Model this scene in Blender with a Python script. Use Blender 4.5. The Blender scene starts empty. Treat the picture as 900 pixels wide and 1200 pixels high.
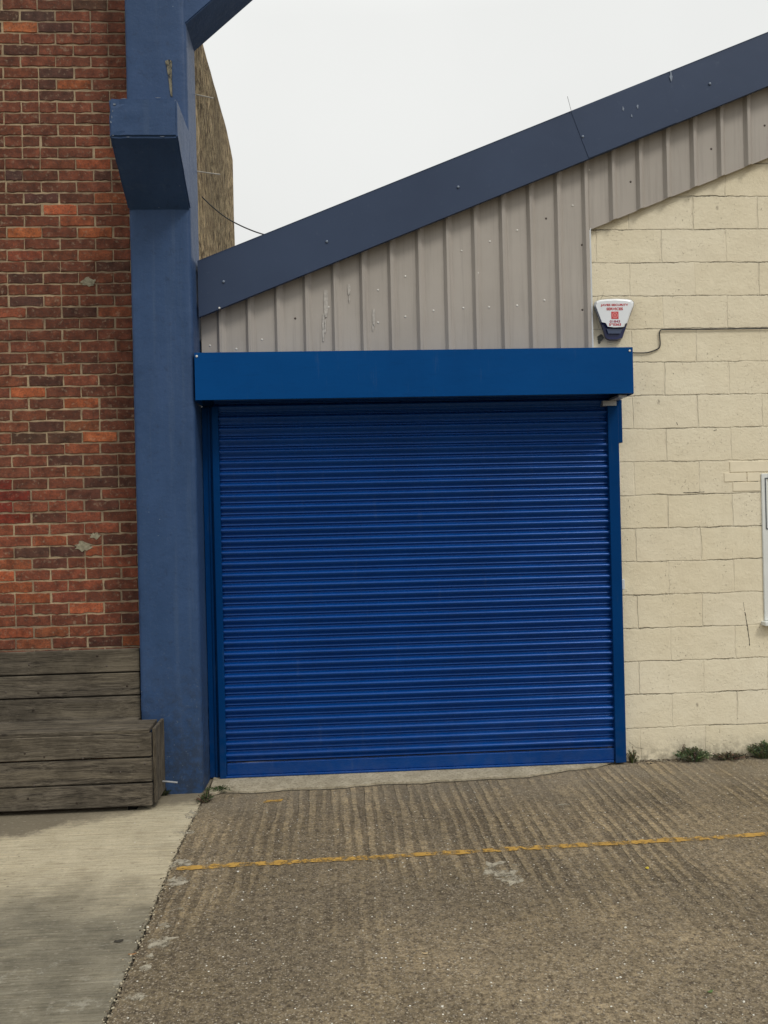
import bpy, bmesh, math, random
from mathutils import Vector, Matrix, noise
random.seed(7)
R = math.radians
scene = bpy.context.scene
C = scene.collection

# ------------------------------------------------------------------ camera
F = 1005.0; TH = 0.0575; RHO = 0.0235; D = 5.70; H = 1.72
fw = Vector((math.sin(TH), math.cos(TH), 0)); r0 = Vector((math.cos(TH), -math.sin(TH), 0)); Z = Vector((0, 0, 1))
rt = math.cos(RHO)*r0 - math.sin(RHO)*Z
up = math.cos(RHO)*Z + math.sin(RHO)*r0
CP = Vector((0, -D, H))
cam = bpy.data.objects.new('camera', bpy.data.cameras.new('camera')); C.objects.link(cam)
cam.data.sensor_fit = 'VERTICAL'; cam.data.sensor_height = 36; cam.data.lens = F/1200*36
cam.data.clip_start = 0.05; cam.data.clip_end = 2000
m3 = Matrix((rt, up, -fw)).transposed()
cam.matrix_world = Matrix.Translation(CP) @ m3.to_4x4()
scene.camera = cam

def ray(px, py):
    return fw + rt*((px-450)/F) - up*((py-600)/F)
def at(px, py, Y=0.0):
    d = ray(px, py); return CP + d*((Y-CP.y)/d.y)
def gr(px, py, z=0.0):
    d = ray(px, py); return CP + d*((z-CP.z)/d.z)
def atX(px, py, X):
    d = ray(px, py); return CP + d*((X-CP.x)/d.x)

# ------------------------------------------------------------------ materials
class NT:
    def __init__(s, name):
        s.m = bpy.data.materials.new(name); s.m.use_nodes = True
        s.t = s.m.node_tree; s.b = s.t.nodes['Principled BSDF']
        s.tc = s.n('ShaderNodeNewGeometry')
    def n(s, typ, **kw):
        x = s.t.nodes.new(typ)
        for k, v in kw.items(): setattr(x, k, v)
        return x
    def put(s, sock, v):
        if hasattr(v, 'is_output'): s.t.links.new(v, sock)
        else:
            if isinstance(v, (tuple, list)) and len(v) == 3 and len(sock.default_value) == 4: v = (*v, 1)
            sock.default_value = v
    def pos(s, scale=(1, 1, 1), off=(0, 0, 0)):
        mp = s.n('ShaderNodeMapping'); s.put(mp.inputs[0], s.tc.outputs['Position'])
        mp.inputs['Location'].default_value = off; mp.inputs['Scale'].default_value = scale
        return mp.outputs[0]
    def noise(s, vec, scale=5, detail=4, rough=.55, dist=0, color=False):
        x = s.n('ShaderNodeTexNoise'); s.put(x.inputs['Vector'], vec); x.inputs['Scale'].default_value = scale
        x.inputs['Detail'].default_value = detail; x.inputs['Roughness'].default_value = rough; x.inputs['Distortion'].default_value = dist
        return x.outputs['Color' if color else 'Fac']
    def vor(s, vec, scale=5, feat='F1', out='Distance', rnd=1):
        x = s.n('ShaderNodeTexVoronoi', feature=feat); s.put(x.inputs['Vector'], vec); x.inputs['Scale'].default_value = scale
        x.inputs['Randomness'].default_value = rnd
        return x.outputs[out]
    def mr(s, v, a, b, c=0, d=1, smooth=False):
        x = s.n('ShaderNodeMapRange'); x.clamp = True
        if smooth: x.interpolation_type = 'SMOOTHSTEP'
        s.put(x.inputs[0], v)
        for i, k in enumerate((a, b, c, d)): x.inputs[i+1].default_value = k
        return x.outputs[0]
    def ma(s, op, a, b=0, c=0):
        x = s.n('ShaderNodeMath', operation=op)
        s.put(x.inputs[0], a); s.put(x.inputs[1], b); s.put(x.inputs[2], c); return x.outputs[0]
    def mix(s, f, a, b, mode='MIX'):
        x = s.n('ShaderNodeMix', data_type='RGBA', blend_type=mode)
        s.put(x.inputs[0], f); s.put(x.inputs[6], a); s.put(x.inputs[7], b); return x.outputs[2]
    def sep(s, v):
        x = s.n('ShaderNodeSeparateXYZ'); s.put(x.inputs[0], v); return x.outputs
    def comb(s, a, b, c):
        x = s.n('ShaderNodeCombineXYZ')
        s.put(x.inputs[0], a); s.put(x.inputs[1], b); s.put(x.inputs[2], c); return x.outputs[0]
    def bump(s, h, dist=.01, st=1, normal=None):
        x = s.n('ShaderNodeBump'); s.put(x.inputs['Height'], h); x.inputs['Distance'].default_value = dist; x.inputs['Strength'].default_value = st
        if normal is not None: s.put(x.inputs['Normal'], normal)
        return x.outputs[0]
    def out(s, col=None, rough=.6, bump=None, metal=0, spec=.5):
        if col is not None: s.put(s.b.inputs['Base Color'], col)
        s.put(s.b.inputs['Roughness'], rough); s.put(s.b.inputs['Metallic'], metal); s.put(s.b.inputs['Specular IOR Level'], spec)
        if bump is not None: s.put(s.b.inputs['Normal'], bump)
        return s.m

def plain(name, col, rough=.6, var=.15, sc=12, metal=0, spec=.5, bmp=0.0):
    t = NT(name); n = t.noise(t.pos(), sc, 5)
    c = t.mix(t.mr(n, .3, .7), tuple(x*(1-var) for x in col), tuple(min(1, x*(1+var)) for x in col))
    return t.out(c, rough, t.bump(t.noise(t.pos(), sc*8, 4), bmp) if bmp else None, metal, spec)

def m_brick():
    t = NT('brick'); p = t.pos()
    a = t.n('ShaderNodeAttribute', attribute_name='tint').outputs['Color']
    n1 = t.noise(p, 14, 6, .6); n2 = t.noise(p, 90, 5, .65); n3 = t.noise(p, 2.2, 4)
    c = t.mix(t.mr(n1, .3, .7), (.50, .48, .48), (1.55, 1.45, 1.38)); c = t.mix(1, a, c, 'MULTIPLY')
    c = t.mix(t.mr(n2, .48, .66, 0, .6), c, (.065, .042, .036))
    c = t.mix(t.mr(t.noise(p, 34, 6, .75, .6), .54, .66, 0, .55), c, t.mix(1, c, (1.5, 1.3, 1.2), 'MULTIPLY'))
    c = t.mix(t.mr(t.vor(p, 120), .1, .2, .5, 0), c, (.02, .015, .015))
    c = t.mix(t.mr(t.noise(p, 30, 5, .7), .56, .68, 0, .5), c, (.34, .26, .18))
    h = t.ma('ADD', t.ma('MULTIPLY', n2, .7), n1)
    return t.out(c, .9, t.bump(h, .006, .9), 0, .25)
def m_mortar():
    t = NT('mortar'); p = t.pos(); n = t.noise(p, 9, 6, .65)
    c = t.mix(t.mr(n, .35, .65), (.25, .185, .12), (.54, .42, .27))
    # darker brown patches of old mortar, spread at random
    c = t.mix(t.mr(t.noise(p, 1.3, 4), .42, .62, 0, .7), c, (.17, .125, .095))
    return t.out(c, .95, t.bump(t.noise(p, 130, 5, .7), .006, 1), 0, .2)
def m_bluepaint():
    t = NT('blue_masonry_paint'); p = t.pos(); z = t.sep(p)[2]
    n = t.noise(t.pos((1, 1, .35)), 3.2, 6, .6); f = t.noise(p, 60, 6, .7); s = t.noise(t.pos((14, 14, .5)), 1.5, 5, .6)
    c = t.mix(t.mr(n, .3, .7), (.022, .054, .130), (.036, .078, .182))
    c = t.mix(t.mr(s, .56, .74, 0, .30), c, (.075, .115, .19))
    c = t.mix(t.mr(f, .58, .72, 0, .28), c, (.085, .125, .20))
    c = t.mix(t.mr(t.noise(p, 24, 6, .75), .56, .68, 0, .45), c, (.018, .034, .075))
    low = t.mr(z, 1.0, .0, 0, 1)
    grime = t.ma('MULTIPLY', t.mr(t.noise(p, 18, 7, .75), .42, .58), low)
    c = t.mix(t.ma('MULTIPLY', grime, .7), c, (.028, .036, .050))
    chips = t.ma('MULTIPLY', t.mr(t.noise(p, 50, 5, .75), .61, .68), t.mr(z, 1.1, .0, .10, 1))
    c = t.mix(chips, c, (.13, .16, .20))
    spots = t.mr(t.vor(p, 9), .012, .03, .7, 0)
    c = t.mix(spots, c, (.30, .36, .42))
    h = t.ma('ADD', t.ma('MULTIPLY', t.noise(p, 60, 6, .7), .5), t.ma('MULTIPLY', t.noise(p, 9, 5), 1.5))
    return t.out(c, t.mr(f, .3, .7, .42, .6), t.bump(h, .007, .45), 0, .28)
def m_render():
    t = NT('rough_cast_render'); p = t.pos((1, 1, .8))
    n = t.noise(p, 7, 8, .75, .4); v = t.noise(t.pos((1, 1.2, .95)), 14, 7, .8, .8); big = t.noise(p, 1.0, 4)
    c = t.mix(t.mr(v, .42, .58), (.17, .11, .055), (.88, .68, .40))
    c = t.mix(t.mr(n, .5, .68, 0, .8), c, (.46, .37, .25))
    c = t.mix(t.mr(big, .45, .62, 0, .55), c, (.36, .27, .16))
    c = t.mix(t.mr(t.noise(p, 28, 5, .8), .56, .68, 0, .7), c, (.09, .07, .05))
    c = t.mix(t.mr(t.noise(t.pos((1, 1.3, .9)), 7, 6, .8, .5), .46, .41, 0, .8), c, (.10, .07, .042))
    return t.out(c, .95, t.bump(v, .06, 1), 0, .2)
def m_cladding():
    t = NT('grey_steel_cladding'); p = t.pos()
    n = t.noise(p, 1.6, 4); s = t.noise(t.pos((30, 30, 1.1)), 1.4, 5, .65); f = t.noise(p, 45, 5, .7)
    c = t.mix(t.mr(n, .3, .7), (.365, .333, .298), (.425, .390, .352))
    c = t.mix(t.mr(s, .5, .75, 0, .35), c, (.20, .18, .16))
    c = t.mix(t.mr(f, .66, .74, 0, .5), c, (.45, .43, .40))
    return t.out(c, .55, t.bump(t.noise(p, 5, 3), .003, .5), 0, .35)
def m_fascia():
    t = NT('slate_blue_steel'); p = t.pos()
    n = t.noise(p, 1.1, 5); s = t.noise(p, 22, 5, .7)
    c = t.mix(t.mr(n, .3, .7), (.032, .050, .096), (.042, .065, .122))
    c = t.mix(t.mr(s, .60, .78, 0, .3), c, (.10, .13, .19))
    return t.out(c, .5, t.bump(t.noise(p, 2.5, 3), .01, .3), 0, .2)
def m_shutter(name, c0, c1, ro, spec=.25, tint=None):
    t = NT(name)
    if tint: t.b.inputs['Specular Tint'].default_value = (*tint, 1)
    p = t.pos()
    n = t.noise(p, 1.7, 5, .6); f = t.noise(t.pos((.4, 1, 2.5)), 26, 5, .7)
    c = t.mix(t.mr(n, .3, .7), c0, c1)
    c = t.mix(t.mr(f, .56, .72, 0, .22), c, (.001, .022, .10))
    c = t.mix(t.ma('MULTIPLY', t.mr(t.noise(t.pos((7, 1, .7)), 3, 6, .75), .60, .72), .16), c, (.10, .15, .22))
    z = t.sep(p)[2]
    dust = t.ma('MULTIPLY', t.mr(t.noise(p, 11, 6, .7), .42, .68), t.mr(z, .45, .0, 0, .13))
    c = t.mix(dust, c, (.12, .13, .15))
    return t.out(c, t.mr(f, .3, .7, ro-.06, ro+.1), t.bump(t.noise(t.pos((1.2, 1, 3)), 4, 3), .004, .35), 0, spec)
def m_blocks(x0, z0):
    t = NT('cream_painted_blockwork'); p = t.pos()
    d = t.noise(p, 5, 4, .6, 0, True); ds = t.sep(d); ps = t.sep(p)
    wob = t.noise(p, 17, 6, .8)
    X = t.ma('ADD', ps[0], t.ma('MULTIPLY', t.ma('SUBTRACT', ds[0], .5), .028))
    Zc = t.ma('ADD', ps[2], t.ma('ADD', t.ma('MULTIPLY', t.ma('SUBTRACT', ds[1], .5), .022), t.ma('MULTIPLY', t.ma('SUBTRACT', wob, .5), .022)))
    vec = t.comb(t.ma('ADD', X, 20-x0), t.ma('ADD', Zc, 20.025-z0), 0)
    def bt(ms, sm):
        b = t.n('ShaderNodeTexBrick'); t.put(b.inputs['Vector'], vec); b.offset = .5
        b.inputs['Scale'].default_value = 1; b.inputs['Mortar Size'].default_value = ms; b.inputs['Mortar Smooth'].default_value = sm
        b.inputs['Brick Width'].default_value = .45; b.inputs['Row Height'].default_value = .225
        b.inputs['Color1'].default_value = (0, 0, 0, 1); b.inputs['Color2'].default_value = (1, 1, 1, 1); b.inputs['Mortar'].default_value = (.5, .5, .5, 1)
        return b.outputs
    wide = bt(.007, .8)['Fac']; thin = bt(.0021, .3); blk = thin['Color']
    # horizontal joints only
    fz = t.ma('FRACT', t.ma('DIVIDE', t.ma('ADD', Zc, 20.025-z0), .225))
    hz = t.ma('LESS_THAN', t.ma('ABSOLUTE', t.ma('SUBTRACT', fz, t.ma('ROUND', fz))), .018)
    big = t.noise(p, 1.1, 5); n = t.noise(p, 8, 6, .65); f = t.noise(p, 55, 6, .75)
    c = t.mix(t.mr(big, .35, .65), (.745, .665, .49), (.80, .73, .56))
    c = t.mix(t.mr(n, .45, .7, 0, .45), c, (.69, .61, .45))
    c = t.mix(.035, c, blk, 'OVERLAY')
    crackmask = t.mr(t.noise(p, 3.2, 5, .75), .47, .60)
    crackmask = t.ma('MULTIPLY', crackmask, t.mr(t.noise(p, 38, 5, .8), .42, .54, .15, 1))
    crackmask = t.ma('MULTIPLY', crackmask, t.ma('ADD', .09, t.ma('MULTIPLY', hz, .80)))
    c = t.mix(t.ma('MULTIPLY', t.ma('MULTIPLY', thin['Fac'], crackmask), 1.0), c, (.085, .065, .045))
    c = t.mix(t.ma('MULTIPLY', wide, .06), c, (.35, .29, .2))
    pit = t.ma('MULTIPLY', t.mr(t.noise(t.pos((1, 1, .8)), 85, 4, .7), .61, .66), t.mr(t.noise(p, 5, 4, .7), .48, .64, .0, 1))
    c = t.mix(t.ma('MULTIPLY', pit, .8), c, (.20, .155, .10))
    spot = t.mr(t.vor(t.pos((1, 1, .6)), 4.2), .025, .06, .8, 0)
    c = t.mix(t.ma('MULTIPLY', spot, t.mr(f, .4, .55)), c, (.13, .10, .07))
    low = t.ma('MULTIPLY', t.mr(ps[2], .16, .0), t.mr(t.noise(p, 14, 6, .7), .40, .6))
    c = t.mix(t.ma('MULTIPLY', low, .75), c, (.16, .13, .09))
    h = t.ma('SUBTRACT', t.ma('ADD', t.ma('MULTIPLY', n, .5), t.ma('MULTIPLY', f, .32)), t.ma('MULTIPLY', wide, t.ma('MULTIPLY', t.mr(t.noise(p, 2.3, 4), .38, .6, .12, 1), t.ma('ADD', .45, t.ma('MULTIPLY', hz, .55)))))
    h = t.ma('SUBTRACT', h, t.ma('MULTIPLY', pit, .5))
    h = t.ma('SUBTRACT', h, t.ma('MULTIPLY', thin['Fac'], crackmask))
    h = t.ma('ADD', h, t.ma('MULTIPLY', t.noise(p, 3.0, 5, .6), .9)); h = t.ma('ADD', h, t.ma('MULTIPLY', t.noise(p, 34, 6, .8), .20))
    return t.out(c, .8, t.bump(h, .011, 1), 0, .25)
def m_wood(axis=0, name='weathered_timber', shade=1):
    t = NT(name)
    sc = [14, 14, 14]; sc[axis] = .55
    p = t.pos(tuple(sc)); pp = t.pos()
    w_ = t.noise(pp, 1.4, 3, color=True); vm_ = t.n('ShaderNodeVectorMath', operation='SCALE'); t.put(vm_.inputs[0], w_); vm_.inputs['Scale'].default_value = 1.1
    va = t.n('ShaderNodeVectorMath', operation='ADD'); t.put(va.inputs[0], p); t.put(va.inputs[1], vm_.outputs[0]); p = va.outputs[0]
    g = t.ma('ADD', t.ma('MULTIPLY', t.noise(p, 3.2, 8, .8, .2), .6), t.ma('MULTIPLY', t.noise(p, 11, 4, .8), .4)); g2 = t.noise(p, 1.1, 6, .65, .5); f = t.noise(pp, 4, 6, .65)
    a = t.n('ShaderNodeAttribute', attribute_name='tint').outputs['Fac']
    c = t.mix(t.mr(g, .42, .57), (.028, .023, .018), (.225, .192, .148))
    c = t.mix(t.mr(g2, .42, .62, 0, .7), c, t.mix(t.mr(g, .35, .65), (.085, .068, .048), (.27, .23, .165)))
    c = t.mix(t.mr(f, .44, .62, 0, .65), c, t.mix(t.mr(g, .35, .65), (.03, .025, .019), (.11, .092, .068)))
    a = t.ma('MULTIPLY', a, .76)
    c = t.mix(1, c, t.comb(a, a, a), 'MULTIPLY')
    sc2 = [1, 1, 1]; sc2[axis] = .45
    k = t.mr(t.vor(t.pos(tuple(sc2)), 5.5), .03, .07, .85, 0)
    c = t.mix(k, c, (.025, .02, .016))
    return t.out(c, .85, t.bump(g, .005, 1), 0, .25)
def m_asphalt():
    # brown exposed-aggregate concrete with tamped ridges running away from the wall
    t = NT('aggregate_concrete'); p = t.pos(); ps = t.sep(p)
    big = t.noise(p, .9, 5, .6); mid = t.noise(p, 4.5, 6, .65); f = t.noise(p, 70, 6, .8); ff = t.noise(p, 190, 3, .7)
    wx = t.ma('ADD', ps[0], t.ma('MULTIPLY', t.noise(t.pos((.25, 1, 1)), 1.6, 2), .035))
    wx = t.ma('ADD', wx, t.ma('MULTIPLY', t.noise(p, 14, 4, .7), .010))
    irr = t.noise(t.comb(t.ma('MULTIPLY', wx, 1), t.ma('MULTIPLY', ps[1], .12), 0), 11, 3, .6)
    st = t.noise(t.comb(wx, t.ma('MULTIPLY', ps[1], .055), 0), 15, 2, .5)
    sn = t.ma('SINE', t.ma('ADD', t.ma('MULTIPLY', wx, 2*math.pi/.066), t.ma('MULTIPLY', irr, 7)))
    ridge = t.mr(t.ma('ADD', t.ma('MULTIPLY', sn, .21), t.ma('ADD', st, t.ma('MULTIPLY', t.ma('SUBTRACT', t.noise(p, 24, 5, .7), .5), .30))), .40, .60)
    zone = t.mr(t.ma('ADD', ps[1], t.ma('MULTIPLY', t.ma('SUBTRACT', t.noise(p, 1.6, 3), .5), 1.3)), -2.7, -1.45, 0, 1, True)
    patch = t.mr(t.noise(t.pos((1, .5, 1)), 1.7, 4, .6), .40, .56, .12, 1)
    zone = t.ma('MULTIPLY', zone, patch)
    c = t.mix(t.mr(big, .35, .65), (.150, .118, .074), (.262, .208, .136))
    c = t.mix(t.mr(t.noise(t.pos((1, 1.3, 1), (4, 2, 0)), .75, 4, .6), .46, .60, 0, .55), c, (.098, .080, .055))
    c = t.mix(t.mr(mid, .4, .68, 0, .55), c, (.125, .101, .072))
    f = t.ma('ADD', t.ma('MULTIPLY', f, .55), t.ma('MULTIPLY', t.noise(p, 26, 6, .8), .45))
    c = t.mix(t.mr(f, .42, .58), t.mix(1, c, (.42, .40, .38), 'MULTIPLY'), t.mix(1, c, (1.55, 1.54, 1.48), 'MULTIPLY'))
    lightr = t.mix(1, c, (1.42, 1.39, 1.30), 'MULTIPLY'); darkr = t.mix(1, c, (.63, .61, .59), 'MULTIPLY')
    c = t.mix(t.ma('MULTIPLY', zone, .85), c, t.mix(ridge, darkr, lightr))
    # pale strip near the wall, oil-dark and worn areas
    nearw = t.ma('MULTIPLY', t.mr(ps[1], -.95, -.2, 0, .5, True), t.mr(mid, .35, .6, .3, 1))
    c = t.mix(nearw, c, (.255, .220, .165))
    v = t.vor(p, 62, 'F1', 'Distance'); vc = t.vor(p, 62, 'F1', 'Color'); vs = t.sep(vc)
    stone = t.ma('MULTIPLY', t.mr(v, .24, .42, 1, 0), t.ma('GREATER_THAN', vs[0], .45))
    c = t.mix(t.ma('MULTIPLY', stone, .8), c, t.mix(t.ma('POWER', vs[1], 1.5), (.085, .062, .045), (.46, .40, .30)))
    v3 = t.vor(p, 130); vs3 = t.sep(t.vor(p, 130, 'F1', 'Color'))
    c = t.mix(t.ma('MULTIPLY', t.ma('MULTIPLY', t.mr(v3, .3, .5, 1, 0), t.ma('GREATER_THAN', vs3[0], .4)), .6), c, t.mix(vs3[1], (.05, .038, .028), (.44, .38, .29)))
    wht = t.ma('MULTIPLY', t.mr(v, .2, .28, 1, 0), t.ma('GREATER_THAN', vs[2], .993))
    c = t.mix(wht, c, (.78, .76, .68))
    v2 = t.vor(t.pos((1, 1, 1), (3, 5, 0)), 28); vc2 = t.sep(t.vor(t.pos((1, 1, 1), (3, 5, 0)), 28, 'F1', 'Color'))
    dk = t.ma('MULTIPLY', t.mr(v2, .12, .22, 1, 0), t.ma('GREATER_THAN', vc2[0], .93))
    c = t.mix(t.ma('MULTIPLY', dk, .7), c, (.04, .033, .026))
    h = t.ma('ADD', t.ma('MULTIPLY', f, .5), t.ma('MULTIPLY', t.ma('MULTIPLY', ridge, zone), .8)); h = t.ma('ADD', h, t.ma('MULTIPLY', stone, .35)); h = t.ma('ADD', h, t.ma('MULTIPLY', ff, .2))
    return t.out(c, .88, t.bump(h, .009, 1), 0, .3)
def m_slab():
    t = NT('pale_concrete'); p = t.pos(); ps = t.sep(p)
    big = t.noise(p, 1.1, 5, .6); n = t.noise(p, 6, 6, .7); f = t.noise(p, 95, 5, .75)
    s = t.noise(t.pos((4, 34, 1)), 1.3, 7, .8)
    yy = t.ma('ADD', ps[1], t.ma('MULTIPLY', t.ma('SUBTRACT', t.noise(p, 1.5, 5), .5), .9))
    yy = t.ma('ADD', yy, t.ma('MULTIPLY', ps[0], .12))
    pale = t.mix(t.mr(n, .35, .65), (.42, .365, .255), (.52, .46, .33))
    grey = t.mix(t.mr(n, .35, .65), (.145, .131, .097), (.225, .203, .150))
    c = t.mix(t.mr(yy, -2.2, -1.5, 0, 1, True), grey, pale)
    c = t.mix(t.mr(s, .52, .62, 0, .5), c, t.mix(1, c, (.52, .5, .46), 'MULTIPLY'))
    c = t.mix(t.mr(s, .44, .34, 0, .35), c, (.40, .38, .31))
    ln_ = t.noise(t.pos((2.2, 75, 1)), 1.2, 7, .85)
    c = t.mix(t.mr(ln_, .53, .60, 0, .5), c, t.mix(1, c, (.45, .43, .38), 'MULTIPLY'))
    c = t.mix(t.mr(ln_, .47, .42, 0, .5), c, t.mix(1, c, (1.45, 1.42, 1.32), 'MULTIPLY'))
    wx = t.ma('MULTIPLY', t.mr(yy, -2.1, -2.4), t.mr(t.noise(p, 9, 7, .8), .56, .66, 0, .5))
    c = t.mix(wx, c, (.42, .40, .33))
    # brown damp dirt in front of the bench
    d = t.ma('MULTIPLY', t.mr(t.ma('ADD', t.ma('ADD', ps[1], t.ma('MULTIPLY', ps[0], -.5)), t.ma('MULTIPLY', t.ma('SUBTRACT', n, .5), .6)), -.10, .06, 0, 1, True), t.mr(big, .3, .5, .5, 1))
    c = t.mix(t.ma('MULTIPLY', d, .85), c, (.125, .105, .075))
    v = t.vor(p, 26); vc = t.sep(t.vor(p, 26, 'F1', 'Color'))
    c = t.mix(t.ma('MULTIPLY', t.mr(v, .10, .2, .8, 0), t.ma('GREATER_THAN', vc[0], .86)), c, (.15, .125, .09))
    c = t.mix(t.mr(f, .54, .66, 0, .5), c, t.mix(1, c, (.5, .47, .42), 'MULTIPLY'))
    c = t.mix(t.mr(t.noise(p, 38, 6, .8), .42, .34, 0, .5), c, t.mix(1, c, (1.35, 1.33, 1.25), 'MULTIPLY'))
    v4 = t.vor(t.pos((.5, 1.6, 1)), 60); v4c = t.sep(t.vor(t.pos((.5, 1.6, 1)), 60, 'F1', 'Color'))
    c = t.mix(t.ma('MULTIPLY', t.ma('MULTIPLY', t.mr(v4, .18, .36, 1, 0), t.ma('GREATER_THAN', v4c[0], .62)), .55), c, t.mix(v4c[1], (.13, .105, .075), (.42, .38, .30)))
    h = t.ma('ADD', t.ma('MULTIPLY', f, .6), s)
    return t.out(c, .88, t.bump(h, .006, .8), 0, .3)
def m_strip():
    t = NT('threshold_concrete'); p = t.pos()
    n = t.noise(p, 7, 6, .7); f = t.noise(p, 60, 5, .75)
    c = t.mix(t.mr(n, .35, .65), (.33, .285, .20), (.50, .44, .325))
    c = t.mix(t.mr(f, .50, .6, 0, .6), c, (.14, .12, .085))
    c = t.mix(t.mr(t.noise(p, 22, 6, .8), .56, .62, 0, .6), c, (.50, .45, .34))
    return t.out(c, .9, t.bump(t.ma('ADD', n, f), .008, .8), 0, .25)
def m_yellow():
    t = NT('worn_yellow_paint'); p = t.pos(); n = t.noise(p, 22, 6, .75); n2 = t.noise(p, 3.5, 4)
    c = t.mix(t.mr(n, .3, .7), (.34, .20, .05), (.55, .33, .075))
    m = t.out(c, .8, t.bump(n, .004, .6), 0, .3)
    ps = t.sep(p)
    a = t.mr(t.ma('ADD', t.ma('MULTIPLY', n, .6), t.ma('ADD', t.ma('MULTIPLY', n2, .35), t.ma('MULTIPLY', t.noise(t.pos((1, .15, 1)), 13, 3), .35))), .58, .68)
    t.put(t.b.inputs['Alpha'], t.ma('MULTIPLY', a, .92)); return m
def m_attr(name, rough=.7, trans=0):
    t = NT(name); a = t.n('ShaderNodeAttribute', attribute_name='tint').outputs['Color']
    m = t.out(t.mix(t.mr(t.noise(t.pos(), 30, 4), .3, .7, 0, .3), a, t.mix(1, a, (.6, .6, .6), 'MULTIPLY')), rough, None, 0, .3)
    return m

ob = at(820, 424)
def m_streak():
    t = NT('streak_on_paint'); p = t.pos(); n = t.noise(t.pos((1, 1, .35)), 40, 6, .75)
    m = t.out(t.mix(t.mr(n, .4, .6), (.035, .035, .03), (.24, .22, .16)), .9, None, 0, .2)
    t.put(t.b.inputs['Alpha'], t.mr(n, .40, .52, .15, .95)); return m
def m_smear():
    t = NT('cement_smear'); p = t.pos(); n = t.noise(p, 30, 6, .75)
    m = t.out(t.mix(t.mr(n, .35, .65), (.28, .25, .19), (.46, .42, .33)), .9, t.bump(n, .003, .5), 0, .2)
    t.put(t.b.inputs['Alpha'], t.ma('MULTIPLY', t.mr(t.noise(p, 12, 6, .7), .42, .56), .9)); return m
M = dict(brick=m_brick(), mortar=m_mortar(), blue=m_bluepaint(), render=m_render(), clad=m_cladding(), fascia=m_fascia(),
         curtain=m_shutter('blue_lath_paint', (.0004, .033, .165), (.0006, .046, .220), .25, .9, (.28, .45, 1)), box=m_shutter('blue_box_paint', (.001, .049, .190), (.0015, .059, .222), .45, .2, (.25, .5, 1)),
         guide=m_shutter('blue_guide_paint', (.0004, .029, .125), (.0006, .036, .150), .4, .25, (.2, .5, 1)),
         blocks=m_blocks(at(851, 480).x, ob.z), wood=m_wood(0), woodend=m_wood(2, 'timber_end_boards'),
         agg=m_asphalt(), slab=m_slab(), strip=m_strip(), smear=m_smear(), streak=m_streak(), yellow=m_yellow(),
         galv=plain('galvanised_steel', (.40, .41, .42), .4, .15, 20, .6), white=plain('white_plastic', (.74, .77, .80), .3, .04, 6),
         navy=plain('navy_plastic', (.010, .016, .075), .25, .15, 6), black=plain('black_rubber', (.012, .012, .013), .5, .2, 30),
         trim=plain('pale_grey_trim', (.62, .65, .68), .45, .08, 10), upvc=plain('white_upvc', (.70, .72, .70), .35, .05, 5),
         lead=plain('grey_gasket', (.09, .10, .11), .5, .1, 5), red=plain('red_print', (.50, .008, .02), .5, .05, 5), dimred=plain('dark_red_print', (.33, .04, .09), .5, .05, 5),
         inkbrown=plain('dirt_in_crack', (.055, .042, .030), .95, .4, 60), cement=plain('cement_patch', (.30, .27, .19), .95, .35, 60, bmp=.004),
         chip=plain('primer_chip', (.16, .19, .24), .8, .2, 60), screw=plain('screw_head', (.62, .61, .57), .4, .2, 90), darkscrew=plain('rusty_screw_head', (.07, .055, .045), .6, .2, 90), bolt=plain('bolt_cap', (.16, .20, .27), .4, .2, 90),
         splash=plain('pale_splash', (.44, .415, .38), .7, .2, 60), rod=plain('pale_rod', (.55, .52, .45), .6, .2, 50),
         leaf=m_attr('weed_leaf'), grit=m_attr('grit_stone'), roof=plain('roof_sheet', (.10, .11, .12), .6, .2, 3), stain=plain('rust_stain', (.10, .10, .085), .9, .5, 40),
         lintel=plain('cream_lintel_paint', (.78, .70, .525), .75, .06, 10, bmp=.0008), under=plain('soil_and_gap_shade', (.045, .038, .03), .95, .3, 30),
         pint=plain('interior_paint', (.18, .18, .17), .8, .1, 3))
tg = NT('window_glass'); tg.put(tg.b.inputs['Transmission Weight'], 1.0); M['glass'] = tg.out((.85, .9, .9), .03); tg.b.inputs['IOR'].default_value = 1.45

# ------------------------------------------------------------------ helpers
def tag(o, label, cat=None, group=None, kind=None):
    if label: o['label'] = label
    if cat: o['category'] = cat
    if group: o['group'] = group
    if kind: o['kind'] = kind
    return o
def thing(name, label, cat, loc=(0, 0, 0), group=None):
    o = bpy.data.objects.new(name, None); C.objects.link(o); o.location = loc; o.empty_display_size = .1
    return tag(o, label, cat, group)
def obj(name, bm, mats, parent=None, smooth=False, cols=None):
    """links bm (world coordinates) as one mesh object under parent"""
    me = bpy.data.meshes.new(name)
    org = Vector((0, 0, 0))
    if bm.verts:
        xs = [v.co.x for v in bm.verts]; ys = [v.co.y for v in bm.verts]; zs = [v.co.z for v in bm.verts]
        org = Vector(((min(xs)+max(xs))/2, (min(ys)+max(ys))/2, min(zs)))
    for v in bm.verts: v.co -= org
    bm.to_mesh(me); bm.free()
    for m in (mats if isinstance(mats, (list, tuple)) else [mats]): me.materials.append(m)
    if smooth:
        for p in me.polygons: p.use_smooth = True
    o = bpy.data.objects.new(name, me); C.objects.link(o); o.location = org
    if parent:
        o.parent = parent
        base = Vector(parent.location); q = parent.parent
        while q: base += Vector(q.location); q = q.parent
        o.location = org - base
    return o
def tintlayer(bm):
    return bm.loops.layers.float_color.get('tint') or bm.loops.layers.float_color.new('tint')
def setcol(bm, faces, col):
    L = tintlayer(bm)
    for f in faces:
        for l in f.loops: l[L] = (*col, 1)
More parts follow.
